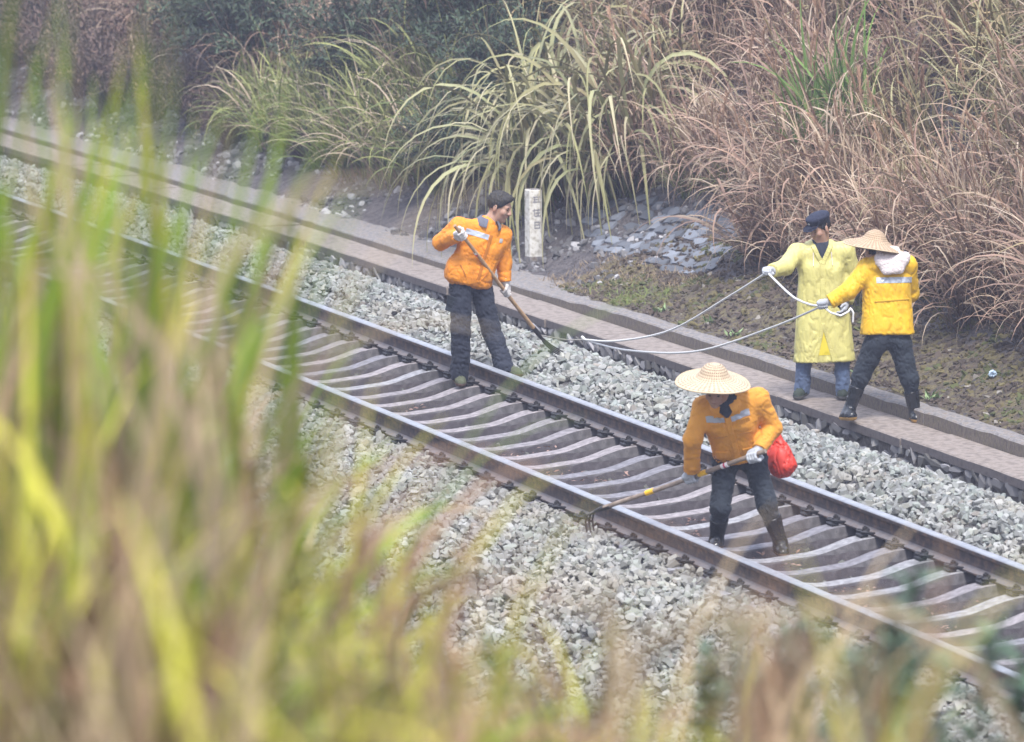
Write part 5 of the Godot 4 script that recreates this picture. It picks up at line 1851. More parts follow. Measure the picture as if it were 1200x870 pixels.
	for k in 240:
		var heap: int = [3, 9, 14, 16, 17, 21, 22, 24, 25, 27, 28, 29, 30][r.randi() % 13]
		var x := FIRST + PITCH * (heap + 0.5) + r.randf_range(-0.13, 0.09)
		var z := 0.12 + 0.16 * r.randfn() + 0.25 * sin(heap * 2.1)
		var p := trk(x, -0.10 + r.randf_range(-0.02, 0.03), clampf(z, -0.6, 0.62))
		leaf(lv, r, p, r.randf_range(0.03, 0.07), 0.022, [Color(0.20, 0.11, 0.085), Color(0.30, 0.19, 0.15), Color(0.14, 0.08, 0.065)][k % 3], r.randf_range(0.0, 0.5))
	tag(part("fallen_leaves", lv.mesh(), mats.leaf), "reddish brown fallen leaves between the sleepers", "", "", "stuff")

func scatter(parent: Node3D, called: String, shapes: Array, lots: Array, m: Material) -> void:
	for k in shapes.size():
		if lots[k].size() == 0: continue
		var mm := MultiMesh.new()
		mm.transform_format = MultiMesh.TRANSFORM_3D
		mm.use_colors = true
		mm.mesh = shapes[k]
		mm.instance_count = lots[k].size()
		for j in lots[k].size():
			mm.set_instance_transform(j, lots[k][j][0])
			mm.set_instance_color(j, lots[k][j][1])
		var o := MultiMeshInstance3D.new()
		o.name = called
		o.multimesh = mm
		o.material_override = m
		parent.add_child(o, true)
		tag(o, "", "", "", "stuff")


# ------------------------------------------------------------------ plants
func blade(s: Soup, r: RandomNumberGenerator, base: Vector3, length: float, tilt: float, droop: float, width: float, c0: Color, c1: Color, segs := 6, lean := Vector3.ZERO, azimuth := -1.0) -> Vector3:
	var a := azimuth if azimuth >= 0.0 else r.randf() * TAU
	var out := Vector3(cos(a), 0, sin(a))
	var d := (Vector3.UP * cos(tilt) + out * sin(tilt) + lean).normalized()
	var side := d.cross(Vector3.UP if absf(d.y) < 0.95 else out).normalized()
	side = side.rotated(d, r.randf_range(-0.7, 0.7))
	var p := base
	var k := s.v.size()
	var step := length / segs
	var curl := r.randf_range(-0.25, 0.25)
	for j in segs + 1:
		var t := float(j) / segs
		var w := width * 0.5 * (0.55 + 0.9 * t if t < 0.5 else 2.0 * (1.0 - t)) + 0.0004
		var n := side.cross(d).normalized()
		s.v.append(p - side * w)
		s.v.append(p + side * w)
		s.n.append((n - side * 0.4).normalized())
		s.n.append((n + side * 0.4).normalized())
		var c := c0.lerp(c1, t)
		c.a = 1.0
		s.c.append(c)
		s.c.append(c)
		p += d * step
		d = (d + Vector3.DOWN * droop * step * (0.5 + 1.6 * t) + side * curl * step).normalized()
		side = (side - d * side.dot(d)).normalized()
	for j in segs:
		var o := k + j * 2
		s.i.append_array([o, o + 3, o + 1, o, o + 2, o + 3])
	return p

func leaf(s: Soup, r: RandomNumberGenerator, p: Vector3, length: float, width: float, c: Color, rise: float) -> void:
	var a := r.randf() * TAU
	var d := Vector3(cos(a) * cos(rise), sin(rise), sin(a) * cos(rise))
	var side := d.cross(Vector3.UP).normalized().rotated(d, r.randf_range(-0.6, 0.6))
	var n := side.cross(d).normalized()
	var k := s.v.size()
	c.a = 1.0
	for q in [[0.0, 0.0, 0.0], [0.45, -0.5, 0.15], [0.5, 0.0, 0.0], [0.45, 0.5, 0.15], [1.0, 0.0, -0.2]]:
		s.v.append(p + d * length * q[0] + side * width * q[1] + n * width * q[2])
		s.n.append((n + side * q[1] * 0.5).normalized())
		s.c.append(c)
	s.i.append_array([k, k + 1, k + 2, k, k + 2, k + 3, k + 1, k + 4, k + 2, k + 2, k + 4, k + 3])

func plume(s: Soup, r: RandomNumberGenerator, base: Vector3, length: float, lean: Vector3, c: Color) -> void:     # feathery seed head on a thin stem
	var p := base
	var d := (Vector3.UP + lean).normalized()
	for j in 26:
		var t := j / 26.0
		for q in 3:
			blade(s, r, p, length * (0.16 + 0.10 * sin(t * PI)), r.randf_range(0.2, 0.6), 3.0, 0.006, c * 0.8, c * r.randf_range(0.9, 1.3), 2, d * 0.6)
		p += d * length / 26.0
		d = (d + (lean + Vector3.DOWN * 0.5) * 0.03).normalized()

func grass_clump(r: RandomNumberGenerator, count: int, length: Array, tilt: Array, droop: float, width: Array, roots: Array, tips: Array, spread := 0.22, stems := 0, stem_c := Color(0.3, 0.2, 0.12)) -> ArrayMesh:
	var s := Soup.new()
	for k in count:
		var a := r.randf() * TAU
		var q := sqrt(r.randf()) * spread
		var j := r.randi() % roots.size()
		var g := r.randf_range(0.6, 1.2)
		var tl := r.randf_range(tilt[0], tilt[1])
		var long := r.randf_range(length[0], length[1]) * (1.0 - 0.45 * tl)
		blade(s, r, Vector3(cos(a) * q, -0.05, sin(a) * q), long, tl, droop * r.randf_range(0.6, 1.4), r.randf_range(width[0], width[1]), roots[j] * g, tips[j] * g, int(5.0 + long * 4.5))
	for k in stems:
		var a := r.randf() * TAU
		var q := sqrt(r.randf()) * spread * 0.7
		var b := Vector3(cos(a) * q, 0, sin(a) * q)
		var h := r.randf_range(length[1] * 0.70, length[1] * 0.95)
		var tip := blade(s, r, b, h, r.randf_range(0.02, 0.2), 0.10, 0.008, stem_c * 0.8, stem_c, 7)
		if r.randf() < 0.6: plume(s, r, tip - Vector3(0, 0.02, 0), r.randf_range(0.18, 0.32), Vector3(r.randf_range(-0.3, 0.3), 0, r.randf_range(-0.3, 0.3)), stem_c * 1.3)
	return s.mesh()

func shrub_mesh(r: RandomNumberGenerator, height: float, radius: float, twigs: int, leaves: int, leaf_len: float, c: Color, spread := 1.0) -> Array:
	var wood := Soup.new()
	var s := Soup.new()
	for k in twigs:
		var a := r.randf() * TAU
		var reach := sqrt(r.randf()) * radius
		var top := Vector3(cos(a) * reach, height * r.randf_range(0.35, 1.0) * (1.0 - 0.35 * reach / radius), sin(a) * reach)
		var mid := top * 0.5 + Vector3(0, 0.18 * height, 0) + Vector3(r.randfn(), 0, r.randfn()) * 0.05
		var path := PackedVector3Array([Vector3(r.randfn() * 0.05, -0.05, r.randfn() * 0.05), mid * 0.55, mid, top])
		wood.tube(path, PackedFloat32Array([0.016, 0.012, 0.008, 0.003]), 5, false)
		var g := r.randf_range(0.55, 1.35)
		for j in leaves:
			var t := r.randf_range(0.25, 1.0)
			var p: Vector3 = path[1].lerp(path[2], t * 2.0 - 0.5) if t < 0.6 else path[2].lerp(path[3], (t - 0.6) / 0.4)
			p += Vector3(r.randfn(), r.randfn() * 0.7, r.randfn()) * 0.05 * spread
			leaf(s, r, p, leaf_len * r.randf_range(0.6, 1.3), leaf_len * 0.22, c * g * r.randf_range(0.7, 1.3), r.randf_range(-0.4, 1.2))
	return [s.mesh(), wood.mesh()]

func plant_materials() -> void:
	mats.leaf = vcol(0.75)
	(mats.leaf as StandardMaterial3D).backlight_enabled = true
	(mats.leaf as StandardMaterial3D).backlight = Color(0.45, 0.45, 0.45)
	mats.twig = plain(0.09, 0.07, 0.05, 0.9)

func build_cutting_plants() -> void:
	var r := RandomNumberGenerator.new()
	r.seed = 909
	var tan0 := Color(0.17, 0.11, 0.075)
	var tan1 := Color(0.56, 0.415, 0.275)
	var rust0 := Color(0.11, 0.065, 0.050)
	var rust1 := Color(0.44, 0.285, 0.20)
	var straw := Color(0.66, 0.53, 0.38)
	var green0 := Color(0.07, 0.11, 0.030)
	var green1 := Color(0.18, 0.21, 0.06)
	var lime := Color(0.36, 0.36, 0.13)
	var dry := []
	for k in 8:
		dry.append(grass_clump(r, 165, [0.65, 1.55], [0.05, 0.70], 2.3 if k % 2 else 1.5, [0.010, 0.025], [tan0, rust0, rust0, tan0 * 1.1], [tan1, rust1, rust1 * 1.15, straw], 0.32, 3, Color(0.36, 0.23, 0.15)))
	var green := []
	for k in 4:
		green.append(grass_clump(r, 170, [0.9, 1.7], [0.08, 0.65], 1.5, [0.012, 0.024], [green0, green0, green1, tan0], [green1, lime, lime * 1.1, straw], 0.28))
	var big := []
	for k in 3:
		big.append(grass_clump(r, 210, [1.6, 2.7], [0.05, 0.60], 2.1, [0.024, 0.044], [green0, green1, tan0], [Color(0.44, 0.40, 0.22), Color(0.54, 0.46, 0.30), Color(0.34, 0.34, 0.14)], 0.35))
	var fresh := []
	for k in 2:
		fresh.append(grass_clump(r, 90, [0.8, 1.5], [0.04, 0.5], 1.0, [0.018, 0.034], [Color(0.07, 0.13, 0.03)], [Color(0.17, 0.28, 0.06)], 0.20))
	var bush := []
	for k in 3: bush.append(shrub_mesh(r, 2.6, 1.1, 90, 70, 0.12, Color(0.055, 0.082, 0.044)))
	var thicket := []
	for k in 2: thicket.append(shrub_mesh(r, 2.0, 1.1, 80, 34, 0.09, Color(0.14, 0.09, 0.065), 1.6))
	# the mass of dry grass: nobody could count it
	var fill := thing("dry_grass", "", "")
	tag(fill, "mass of reddish tan dry grass covering the cutting", "", "", "stuff")
	var lots := []
	for k in 8: lots.append([])
	for k in 3300:
		var x := r.randf_range(-62.0, 14.0)
		var d := 6.0 + 9.0 * pow(r.randf(), 0.9)
		var keep := 1.0
		if x < -14.5 - 0.75 * (d - 6.0): keep = 0.30
		if x < -25.0: keep = 0.5
		var from := toe(x) + 0.15
		if x < -9.0: from = toe(x) + 0.65
		if x < -13.5: from = toe(x) + 0.45
		if d < from or r.randf() > keep: continue
		if noise2.get_noise_2d(x * 0.75, d * 0.75 + 40.0) < -0.22 and d > 6.9: continue
		var tone := 0.85 + 0.35 * noise.get_noise_2d(x * 7.0, d * 9.0) + r.randf_range(-0.1, 0.1)
		var c := Color(1, 1, 1) * tone
		var redder := noise.get_noise_2d(x * 5.0 + 300.0, d * 6.0)
		c.g *= 1.0 - 0.14 * maxf(0.0, redder)
		c.b *= 1.0 - 0.10 * redder
		if noise.get_noise_2d(x * 12.0 + 500.0, d * 14.0) > 0.22: c = Color(c.r * 0.80, c.g * 0.95, c.b * 0.68)
		c.a = 1.0
		var sc := r.randf_range(0.8, 1.45) * (1.0 + 0.04 * (d - 6.0))
		var b := Basis(Vector3.RIGHT, 0.22 + r.randf_range(-0.1, 0.15)) * Basis(Vector3.UP, r.randf() * TAU)
		lots[k % 8].append([Transform3D(b.scaled(Vector3.ONE * sc), ground_point(x, -d)), c])
	scatter(fill, "dry_blades", dry, lots, mats.leaf)
	# clumps that stand out
	var spots := [
		# x, d, mesh set, scale, label, group
		[-14.8, 6.17, 2, 1.38, "tall pampas clump with long pale drooping leaves behind the marker post"],
		[-13.7, 6.57, 2, 1.38, "pampas clump with straw coloured arching leaves upslope of the marker post"],
		[-15.8, 6.67, 2, 1.26, "pale drooping pampas clump at the top of the picture beside the dark bushes"],
		[-17.6, 6.05, 1, 1.25, "green clump drooping to the gravel just left of the pampas"],
		[-19.0, 5.85, 1, 1.15, "broad green clump at the edge of the bare gravel, low and spreading"],
		[-20.4, 5.85, 1, 1.20, "green clump at the gravel edge with long bent blades"],
		[-21.6, 6.00, 1, 1.20, "green clump at the gravel edge farther along the line"],
		[-18.4, 6.55, 1, 1.45, "high green clump behind the row at the gravel edge"],
		[-20.0, 6.60, 1, 1.45, "second high green clump behind the row at the gravel edge"],
		[-22.8, 5.95, 1, 1.05, "farthest green clump at the gravel edge before the brown thickets"],
		[-18.5, 6.02, 1, 1.20, "green arching grass clump overhanging the bare gravel, left of the low dark bush"],
		[-19.7, 5.97, 1, 1.30, "large green grass clump drooping to the gravel behind the pale blurred blade"],
		[-20.8, 6.17, 1, 1.25, "yellow green grass clump between two dark bushes"],
		[-17.7, 6.12, 1, 1.00, "low green clump leaning over the bare foot of the slope"],
		[-19.4, 6.47, 1, 1.40, "tall yellow green clump below the dark bush at the top edge"],
		[-23.6, 5.97, 1, 1.20, "hazy yellow green grass clump among the far bushes"],
		[-22.6, 6.27, 1, 1.15, "green grass clump at the left end of the arching row"],
		[-25.0, 6.12, 1, 1.10, "hazy green grass clump before the far dark bushes"],
		[-18.8, 7.02, 4, 1.15, "dark bluish green bush above the green arching grass"],
		[-20.1, 7.17, 4, 1.15, "dark bush at the top edge left of the bluish one"],
		[-17.2, 5.97, 4, 0.70, "low dark bush under the drooping pampas leaves"],
		[-17.3, 6.57, 4, 0.95, "dark green bush between the green clumps and the pampas"],
		[-21.7, 6.47, 4, 1.10, "dark green bush between the yellow green clumps"],
		[-25.8, 6.47, 4, 1.10, "dark green bush far along the cutting at the top edge"],
		[-27.3, 6.67, 4, 1.15, "hazy dark bush far along the cutting"],
		[-26.5, 5.87, 5, 0.85, "brown leafless thicket far along the cutting"],
		[-28.0, 5.77, 5, 0.95, "hazy brown thicket beside the brown leafless one"],
		[-29.6, 5.70, 5, 1.00, "hazy brown thicket behind the green blurred blades"],
		[-31.2, 5.82, 5, 1.10, "brown thicket near the left edge of the cutting"],
		[-33.0, 5.92, 5, 1.20, "farthest brown thicket at the upper left"],
		[-24.7, 5.70, 5, 0.55, "low brown thicket at the edge of the bare gravel"],
		[-22.3, 5.77, 5, 0.50, "small brown thicket under the yellow green clump"],
		[-34.9, 6.02, 4, 1.15, "farthest dark bush at the upper left behind the blurred blades"],
		[-9.3, 7.25, 3, 1.55, "fresh green tuft high in the dry grass on the right"],
		[-9.0, 6.95, 3, 1.30, "lower fresh green tuft in the dry grass on the right"],
		[-11.0, 6.75, 1, 0.60, "greenish grass clump in the dry grass behind the cap of the man in the raincoat"],
		[-12.0, 6.65, 1, 0.50, "greenish clump hanging over the set stones"],
		[-8.2, 8.70, 1, 0.70, "greenish grass clump at the upper right corner"]]
	for q in spots:
		var p := ground_point(q[0], -q[1]) - Vector3(0, 0.05, 0)
		var b := Basis(Vector3.RIGHT, 0.16) * Basis(Vector3.UP, r.randf() * TAU) * Basis().scaled(Vector3.ONE * q[3])
		var kind: int = q[2]
		if kind >= 4:
			var set_: Array = (bush if kind == 4 else thicket)[r.randi() % (3 if kind == 4 else 2)]
			var t := thing("bush" if kind == 4 else "thicket", q[4], "bush", p)
			t.transform = Transform3D(b, p)
			part("foliage", set_[0], mats.leaf, t)
			part("stems", set_[1], mats.twig, t)
		else:
			var m: ArrayMesh = [dry, green, big, fresh][kind][r.randi() % [8, 4, 3, 2][kind]]
			var o := part(["dry_grass_clump", "green_grass_clump", "pampas_clump", "green_tuft"][kind], m, mats.leaf, self, Transform3D(b, p))
			tag(o, q[4], "grass clump")
	# dry clumps one can tell apart along the foot, over soil and stones
	for k in 34:
		var x := -14.2 + 0.46 * k + r.randf_range(-0.15, 0.15)
		var d := toe(x) + r.randf_range(0.2, 0.6) + (0.45 if x < -9.5 else 0.0)
		var b := Basis(Vector3.RIGHT, 0.35) * Basis(Vector3.UP, r.randf() * TAU) * Basis().scaled(Vector3.ONE * r.randf_range(0.85, 1.2))
		var o := part("dry_grass_clump", dry[k % 8], mats.leaf, self, Transform3D(b, ground_point(x, -d)))
		tag(o, "dry tan grass clump hanging over the foot of the cutting", "grass clump", "dry clumps along the foot of the cutting")

func build_near_plants() -> void:
	var r := RandomNumberGenerator.new()
	r.seed = 1212
	var spots: Array = [[36.12, 14.02, 1.63, 4], [35.20, 13.70, 1.69, 4], [34.08, 13.35, 1.78, 4], [32.96, 12.99, 1.79, 4], [35.76, 13.89, 1.49, 4], [37.66, 14.37, 1.25, 0], [37.22, 14.15, 1.27, 3], [35.36, 13.55, 1.38, 0], [33.90, 13.26, 1.65, 3], [33.01, 12.83, 1.58, 1], [34.52, 13.29, 1.25, 1], [36.70, 13.94, 1.11, 0], [31.05, 12.34, 1.43, 3], [30.96, 12.25, 1.46, 0], [36.87, 14.18, 0.76, 3], [28.98, 11.49, 1.57, 1], [27.71, 11.76, 1.43, 2], [35.38, 13.23, 1.24, 1], [37.32, 13.90, 0.79, 0], [35.34, 13.13, 0.83, 0], [31.26, 12.99, 1.14, 0], [27.78, 10.25, 1.21, 0], [37.41, 14.28, 1.16, 3], [33.28, 12.95, 0.74, 0], [35.95, 12.68, 0.97, 1], [33.03, 10.63, 1.54, 0], [36.21, 13.11, 0.71, 2], [31.91, 12.57, 0.69, 0], [39.18, 14.40, 1.07, 0], [34.12, 12.89, 0.87, 0], [38.77, 14.66, 0.98, 0], [34.61, 12.21, 0.98, 2], [36.25, 13.96, 0.56, 0], [33.40, 11.93, 1.14, 2], [27.54, 11.39, 1.07, 0], [36.55, 13.72, 0.89, 0], [34.17, 13.09, 1.13, 2], [35.81, 13.81, 0.88, 2], [31.03, 11.72, 1.20, 0], [33.00, 12.90, 0.69, 3], [36.68, 13.67, 1.22, 1], [30.16, 10.17, 1.27, 1], [34.47, 13.16, 0.47, 0], [35.95, 11.77, 1.36, 1], [27.60, 11.63, 1.44, 2], [35.41, 11.51, 1.38, 1], [38.85, 14.58, 0.66, 2], [33.31, 13.23, 0.66, 3], [29.47, 12.05, 0.96, 1], [29.82, 11.86, 1.65, 0], [39.00, 14.60, 1.14, 0], [34.72, 13.42, 1.20, 3], [28.63, 11.22, 1.29, 3], [33.76, 13.56, 0.97, 1], [38.13, 14.49, 0.99, 0], [36.30, 14.11, 0.96, 0], [36.51, 13.94, 0.65, 3], [36.87, 13.93, 0.76, 3], [37.54, 14.05, 1.16, 0], [36.54, 13.96, 0.55, 3], [33.16, 12.52, 1.23, 2], [32.97, 12.58, 0.83, 0], [33.60, 13.55, 1.04, 3], [35.01, 13.51, 0.47, 0], [37.13, 13.98, 1.16, 2], [32.12, 12.84, 1.10, 2], [38.09, 14.14, 1.14, 2], [35.93, 13.04, 1.09, 1], [34.33, 13.52, 1.24, 0], [32.79, 12.52, 0.81, 2], [32.43, 12.60, 1.28, 1], [38.74, 14.39, 0.61, 2], [36.26, 13.46, 0.85, 0], [36.11, 13.72, 1.34, 0], [28.04, 11.71, 1.62, 0], [30.55, 12.42, 1.54, 1], [35.98, 14.08, 0.66, 2], [35.85, 13.18, 0.83, 2], [37.06, 12.82, 1.19, 2], [38.42, 14.44, 0.90, 0], [38.58, 13.93, 0.95, 1], [38.56, 14.18, 1.00, 2], [28.66, 11.83, 1.31, 0], [33.68, 12.64, 1.21, 1], [37.73, 14.44, 0.57, 2], [37.02, 13.86, 1.03, 1], [38.00, 14.49, 0.85, 1], [34.56, 13.69, 0.84, 2], [27.87, 12.11, 0.48, 0], [37.12, 14.07, 1.23, 2], [38.38, 14.50, 0.70, 2], [36.00, 12.54, 1.16, 2], [33.51, 13.03, 1.13, 0], [29.57, 9.70, 1.43, 1], [32.75, 10.76, 1.31, 2], [39.01, 14.70, 0.91, 2], [36.12, 13.36, 0.85, 2], [37.82, 13.04, 1.04, 2], [33.30, 12.67, 1.06, 1], [31.28, 12.59, 1.07, 0], [32.73, 13.12, 1.21, 2], [32.74, 12.93, 0.58, 2], [37.18, 13.66, 0.56, 0], [28.26, 11.76, 1.39, 3], [33.23, 13.22, 0.51, 0], [36.58, 13.67, 0.67, 0], [36.36, 14.02, 0.90, 0], [38.11, 12.83, 1.18, 1], [33.65, 12.26, 1.13, 0], [38.73, 14.07, 1.02, 1], [37.83, 13.00, 1.23, 0], [32.60, 13.05, 1.28, 1], [36.56, 14.04, 1.03, 3], [31.81, 11.16, 0.97, 2], [33.74, 13.12, 0.98, 1], [38.38, 14.26, 0.87, 1], [28.95, 11.78, 1.20, 0], [32.71, 13.22, 1.02, 3], [34.29, 13.12, 1.20, 1], [37.37, 13.18, 0.94, 2], [31.48, 11.97, 0.90, 1], [31.01, 12.81, 1.09, 1], [36.64, 12.91, 0.89, 2], [34.24, 13.35, 0.52, 2], [36.34, 13.64, 1.27, 2], [37.16, 14.08, 0.48, 0], [38.00, 12.93, 1.11, 0], [32.89, 13.11, 0.86, 2], [31.70, 12.43, 0.66, 2], [38.56, 14.40, 1.05, 2], [32.23, 12.39, 0.54, 3], [32.95, 12.94, 1.44, 2], [34.86, 13.33, 1.37, 0], [34.11, 11.61, 1.20, 1], [38.25, 14.40, 0.68, 2], [38.11, 14.00, 0.69, 3], [31.06, 12.11, 1.21, 1], [32.90, 13.20, 0.88, 0], [32.19, 12.71, 1.26, 1], [31.86, 10.88, 1.16, 0], [33.85, 13.02, 1.30, 2], [33.25, 13.12, 1.36, 1], [36.55, 12.56, 1.17, 1], [36.46, 12.79, 1.12, 2], [38.61, 13.35, 0.97, 0], [41.36, 14.45, 0.98, 3], [41.91, 14.69, 0.92, 2], [41.54, 14.35, 1.06, 2], [41.75, 14.73, 0.87, 2], [40.22, 13.78, 1.16, 2], [40.93, 14.09, 1.13, 2], [40.56, 13.85, 1.20, 2], [41.03, 14.17, 1.10, 2], [40.23, 14.41, 0.77, 2], [41.53, 14.70, 0.86, 0], [40.65, 14.02, 1.08, 0], [40.94, 14.02, 1.17, 0], [42.02, 14.44, 1.06, 0], [40.51, 14.36, 0.98, 3], [40.59, 14.16, 1.03, 0], [40.88, 14.52, 0.94, 2], [41.35, 14.24, 1.12, 0], [41.28, 14.34, 1.05, 2], [41.61, 14.75, 0.86, 2], [40.32, 13.84, 1.16, 0], [40.73, 14.24, 0.98, 0], [41.23, 14.62, 0.86, 2], [40.62, 14.57, 0.82, 0], [40.94, 14.57, 0.87, 2], [40.98, 14.58, 0.82, 3], [40.05, 13.91, 1.07, 2], [41.83, 14.62, 1.01, 2], [41.57, 14.26, 1.15, 2], [41.47, 14.66, 0.98, 0], [41.39, 14.28, 1.10, 0], [41.73, 14.47, 1.05, 3], [40.23, 13.81, 1.16, 0], [39.85, 13.70, 1.15, 0], [40.70, 14.09, 1.08, 0], [35.26, 13.82, 1.76, 4], [34.32, 13.54, 1.82, 4], [33.38, 13.26, 1.86, 4], [31.48, 12.75, 1.98, 4], [36.30, 14.10, 1.63, 4], [40.38, 14.90, 0.75, 0], [40.04, 14.71, 0.76, 0], [39.70, 14.50, 0.77, 3], [40.97, 15.00, 0.68, 0], [40.72, 14.83, 0.70, 3], [39.34, 14.33, 0.77, 3], [41.32, 15.18, 0.70, 3], [40.47, 14.67, 0.70, 3], [38.33, 13.97, 0.83, 3], [35.93, 13.22, 0.93, 2], [36.86, 13.20, 0.98, 0], [38.39, 13.54, 1.05, 2], [35.07, 12.72, 1.05, 2], [38.33, 13.58, 1.01, 2], [38.16, 13.52, 0.97, 0], [37.61, 13.34, 1.16, 1], [34.56, 12.86, 1.01, 1], [36.38, 13.13, 1.15, 1], [35.25, 12.38, 1.26, 2], [35.84, 12.52, 1.15, 2], [35.07, 12.93, 1.01, 0], [36.84, 13.48, 0.98, 1], [35.10, 12.98, 0.86, 0], [35.72, 12.88, 1.11, 1], [37.09, 13.47, 1.06, 1], [38.12, 13.54, 1.07, 0], [36.16, 13.10, 0.94, 2], [37.50, 13.36, 1.19, 2], [34.91, 12.38, 1.04, 2], [36.90, 13.55, 0.74, 1], [35.39, 13.11, 0.75, 2], [36.63, 12.93, 1.16, 2], [37.75, 13.72, 1.01, 2], [35.82, 13.15, 0.80, 1], [36.06, 12.95, 1.14, 2], [36.83, 13.44, 0.79, 1], [35.62, 13.13, 0.81, 2], [36.26, 13.22, 1.02, 2], [34.80, 12.80, 1.01, 2], [36.61, 13.18, 0.96, 1], [34.98, 12.98, 0.76, 2], [36.09, 13.19, 0.91, 2], [34.38, 12.10, 1.09, 2], [37.01, 13.38, 0.85, 3], [34.59, 12.11, 0.99, 2], [38.50, 13.32, 1.18, 0], [39.48, 13.61, 1.22, 0], [37.03, 13.10, 1.10, 2], [36.87, 12.80, 1.18, 1], [38.49, 13.01, 1.38, 0], [35.90, 12.13, 1.48, 0], [35.00, 11.57, 1.37, 0], [34.73, 12.19, 0.95, 1], [34.52, 11.99, 1.18, 0], [34.95, 11.76, 1.45, 0], [34.71, 11.64, 1.52, 2], [37.58, 12.78, 1.35, 0], [36.61, 12.78, 1.22, 0], [37.15, 13.06, 0.96, 2], [34.60, 12.52, 1.03, 1], [35.75, 11.86, 1.44, 0], [39.11, 14.00, 1.04, 3], [38.64, 13.96, 0.79, 3], [36.01, 12.18, 1.42, 2], [34.40, 12.22, 1.01, 0]]
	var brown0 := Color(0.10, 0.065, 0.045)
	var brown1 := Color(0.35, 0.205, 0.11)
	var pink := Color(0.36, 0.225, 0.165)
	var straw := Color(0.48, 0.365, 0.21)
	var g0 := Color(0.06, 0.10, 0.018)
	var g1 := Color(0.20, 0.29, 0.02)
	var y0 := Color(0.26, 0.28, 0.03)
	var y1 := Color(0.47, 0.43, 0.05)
	var sets := [[], [], [], [], []]
	for k in 5:
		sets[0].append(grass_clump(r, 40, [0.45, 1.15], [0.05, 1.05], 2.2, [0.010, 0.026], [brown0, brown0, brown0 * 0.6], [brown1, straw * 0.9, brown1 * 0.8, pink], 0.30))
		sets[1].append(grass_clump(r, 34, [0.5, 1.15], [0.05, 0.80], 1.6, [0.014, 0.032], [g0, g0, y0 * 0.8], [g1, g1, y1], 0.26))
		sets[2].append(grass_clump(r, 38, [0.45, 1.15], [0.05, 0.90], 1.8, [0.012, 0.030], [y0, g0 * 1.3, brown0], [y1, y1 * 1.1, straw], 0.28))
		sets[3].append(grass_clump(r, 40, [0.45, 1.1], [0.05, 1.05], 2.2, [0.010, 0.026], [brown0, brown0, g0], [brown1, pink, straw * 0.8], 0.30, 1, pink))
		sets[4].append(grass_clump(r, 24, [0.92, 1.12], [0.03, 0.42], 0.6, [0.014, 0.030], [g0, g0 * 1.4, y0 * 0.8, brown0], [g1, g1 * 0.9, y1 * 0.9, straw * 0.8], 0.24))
	var names := ["tan and brown grass clump on the near slope, out of focus", "fresh green grass clump on the near slope, out of focus", "yellow green grass clump on the near slope, out of focus", "brownish grass clump with pinkish seed heads on the near slope, out of focus", "tall upright green grass clump at the top of the near slope, out of focus"]
	for q in spots:
		var kind: int = q[3]
		var cm: ArrayMesh = sets[kind][r.randi() % 5]
		var sc: float = q[2] * 1.07 / cm.get_aabb().end.y
		var b := Basis(Vector3.UP, r.randf() * TAU) * Basis().scaled(Vector3(sc * 0.85, sc, sc * 0.85))
		if kind == 4: b = Basis(Vector3(-0.94, 0, -0.35).normalized(), 0.06) * b     # the wind leans the tall blades along the slope
		var o := part("blurred_grass_clump", cm, mats.leaf, self, Transform3D(b, arc(q[0], near_ground(q[0], q[1]) - 0.03, q[1])))
		tag(o, names[kind], "grass clump", ["tan grass of the near slope", "green grass of the near slope", "yellow green grass of the near slope", "seeding grass of the near slope", "tall grass of the near slope"][kind])
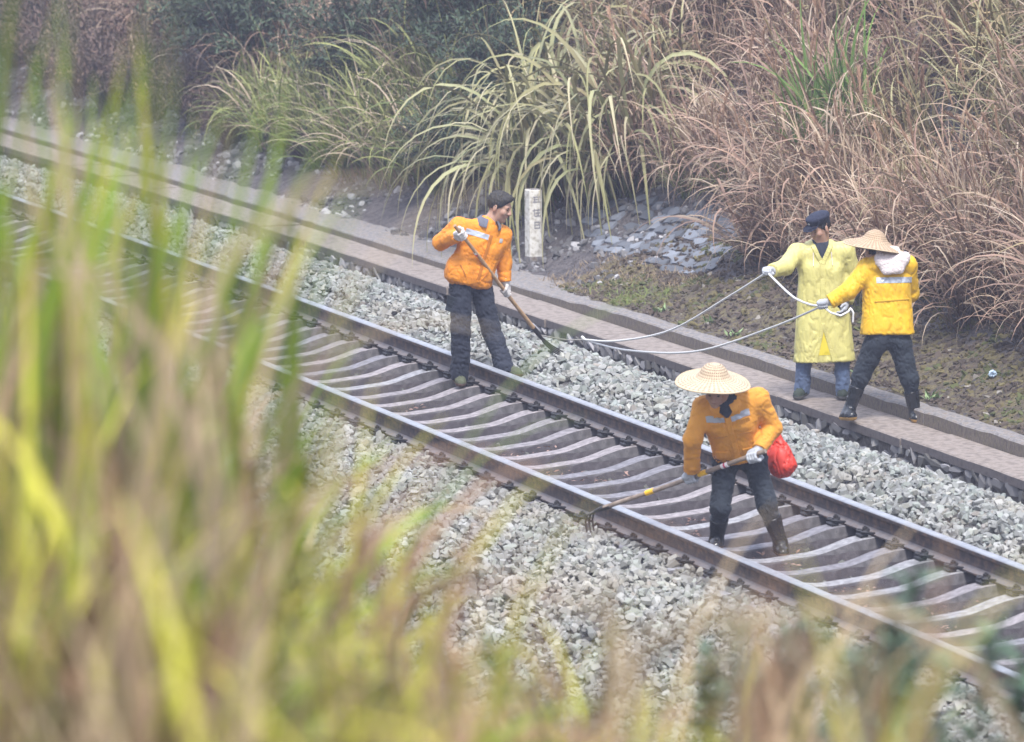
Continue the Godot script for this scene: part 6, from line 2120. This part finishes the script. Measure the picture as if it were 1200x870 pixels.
	# single tall blades and stalks
	var singles := [
		[38.95, 13.71, 1.30, 0.03, Color(0.42, 0.42, 0.03), Color(0.50, 0.47, 0.04), 0.036, "upright bright yellow green blade standing before the stooping man's rail"],
		[38.75, 14.12, 1.56, 0.10, Color(0.40, 0.33, 0.22), Color(0.62, 0.52, 0.40), 0.050, "tall pale beige blade slanting across the far rail"],
		[38.55, 14.08, 1.50, 0.13, Color(0.32, 0.34, 0.06), Color(0.44, 0.42, 0.10), 0.036, "yellow green blade beside the pale beige blade"],
		[36.45, 12.15, 1.48, 0.10, Color(0.36, 0.16, 0.06), Color(0.50, 0.25, 0.10), 0.040, "rust coloured stalk leaning at the bottom right"],
		[39.30, 14.55, 1.60, 0.20, Color(0.12, 0.20, 0.03), Color(0.24, 0.32, 0.05), 0.034, "long green blade leaning right at the upper left"],
		[39.55, 14.75, 1.55, 0.16, Color(0.14, 0.22, 0.03), Color(0.28, 0.36, 0.06), 0.034, "second long green blade at the upper left, more upright"],
		[38.10, 14.35, 1.60, 0.13, Color(0.20, 0.26, 0.04), Color(0.36, 0.38, 0.08), 0.030, "yellowing green blade bending right over the walkway end"],
		[38.90, 14.62, 1.52, 0.10, Color(0.28, 0.16, 0.10), Color(0.44, 0.27, 0.18), 0.030, "brown stalk among the green blades at the upper left"],
		[36.11, 12.94, 1.18, 0.06, Color(0.50, 0.36, 0.03), Color(0.66, 0.44, 0.04), 0.046, "orange yellow leaf tip low in the middle"]]
	for q in singles:
		var s := Soup.new()
		blade(s, r, Vector3.ZERO, q[2], q[3], 0.06, q[6], q[4], q[5], 9, Vector3.ZERO, 5.07)
		blade(s, r, Vector3(0.01, 0, 0.01), q[2] * 0.72, q[3] + 0.08, 0.3, q[6] * 0.8, q[4], q[5], 9, Vector3.ZERO, 2.4)
		tag(part("tall_blade", s.mesh(), mats.leaf, self, Transform3D(Basis(), arc(q[0], near_ground(q[0], q[1]), q[1]))), q[7], "grass blade")
	# leafy dark green weeds at the lower right
	var leafy := [[33.69, 11.00, 1.85, "tall dark green leafy weed at the lower right before the rail"], [34.10, 11.32, 1.70, "dark green leafy weed left of the tall one at the lower right"], [33.28, 10.69, 1.80, "dark green leafy weed right of the rust coloured stalk"], [30.67, 10.71, 1.50, "thin green sprig over the ballast left of the stooping man"], [30.80, 10.34, 1.78, "thin green sprig before the boots of the stooping man"]]
	for q in leafy:
		var tall: float = q[2]
		var s := Soup.new()
		var w := Soup.new()
		for k in (12 if q[0] > 32.0 else 3):
			var a := r.randf() * TAU
			var o := Vector3(cos(a), 0, sin(a)) * r.randf_range(0.02, 0.30)
			var top := o * 1.3 + Vector3(0, tall * r.randf_range(0.72, 1.0), 0)
			w.tube(PackedVector3Array([o * 0.3, o * 0.8 + Vector3(0, tall * 0.5, 0), top]), PackedFloat32Array([0.008, 0.006, 0.003]), 5, false)
			for j in 110:
				var t := r.randf_range(0.45, 1.0)
				var p := (o * 0.8 + Vector3(0, tall * 0.5, 0)).lerp(top, (t - 0.45) / 0.55)
				leaf(s, r, p, r.randf_range(0.07, 0.13), 0.026, Color(0.075, 0.125, 0.078) * r.randf_range(0.7, 1.5), r.randf_range(0.0, 1.1))
		var t2 := thing("leafy_weed", q[3], "weed", arc(q[0], near_ground(q[0], q[1]) - 0.02, q[1]))
		part("foliage", s.mesh(), mats.leaf, t2)
		part("stems", w.mesh(), mats.twig, t2)
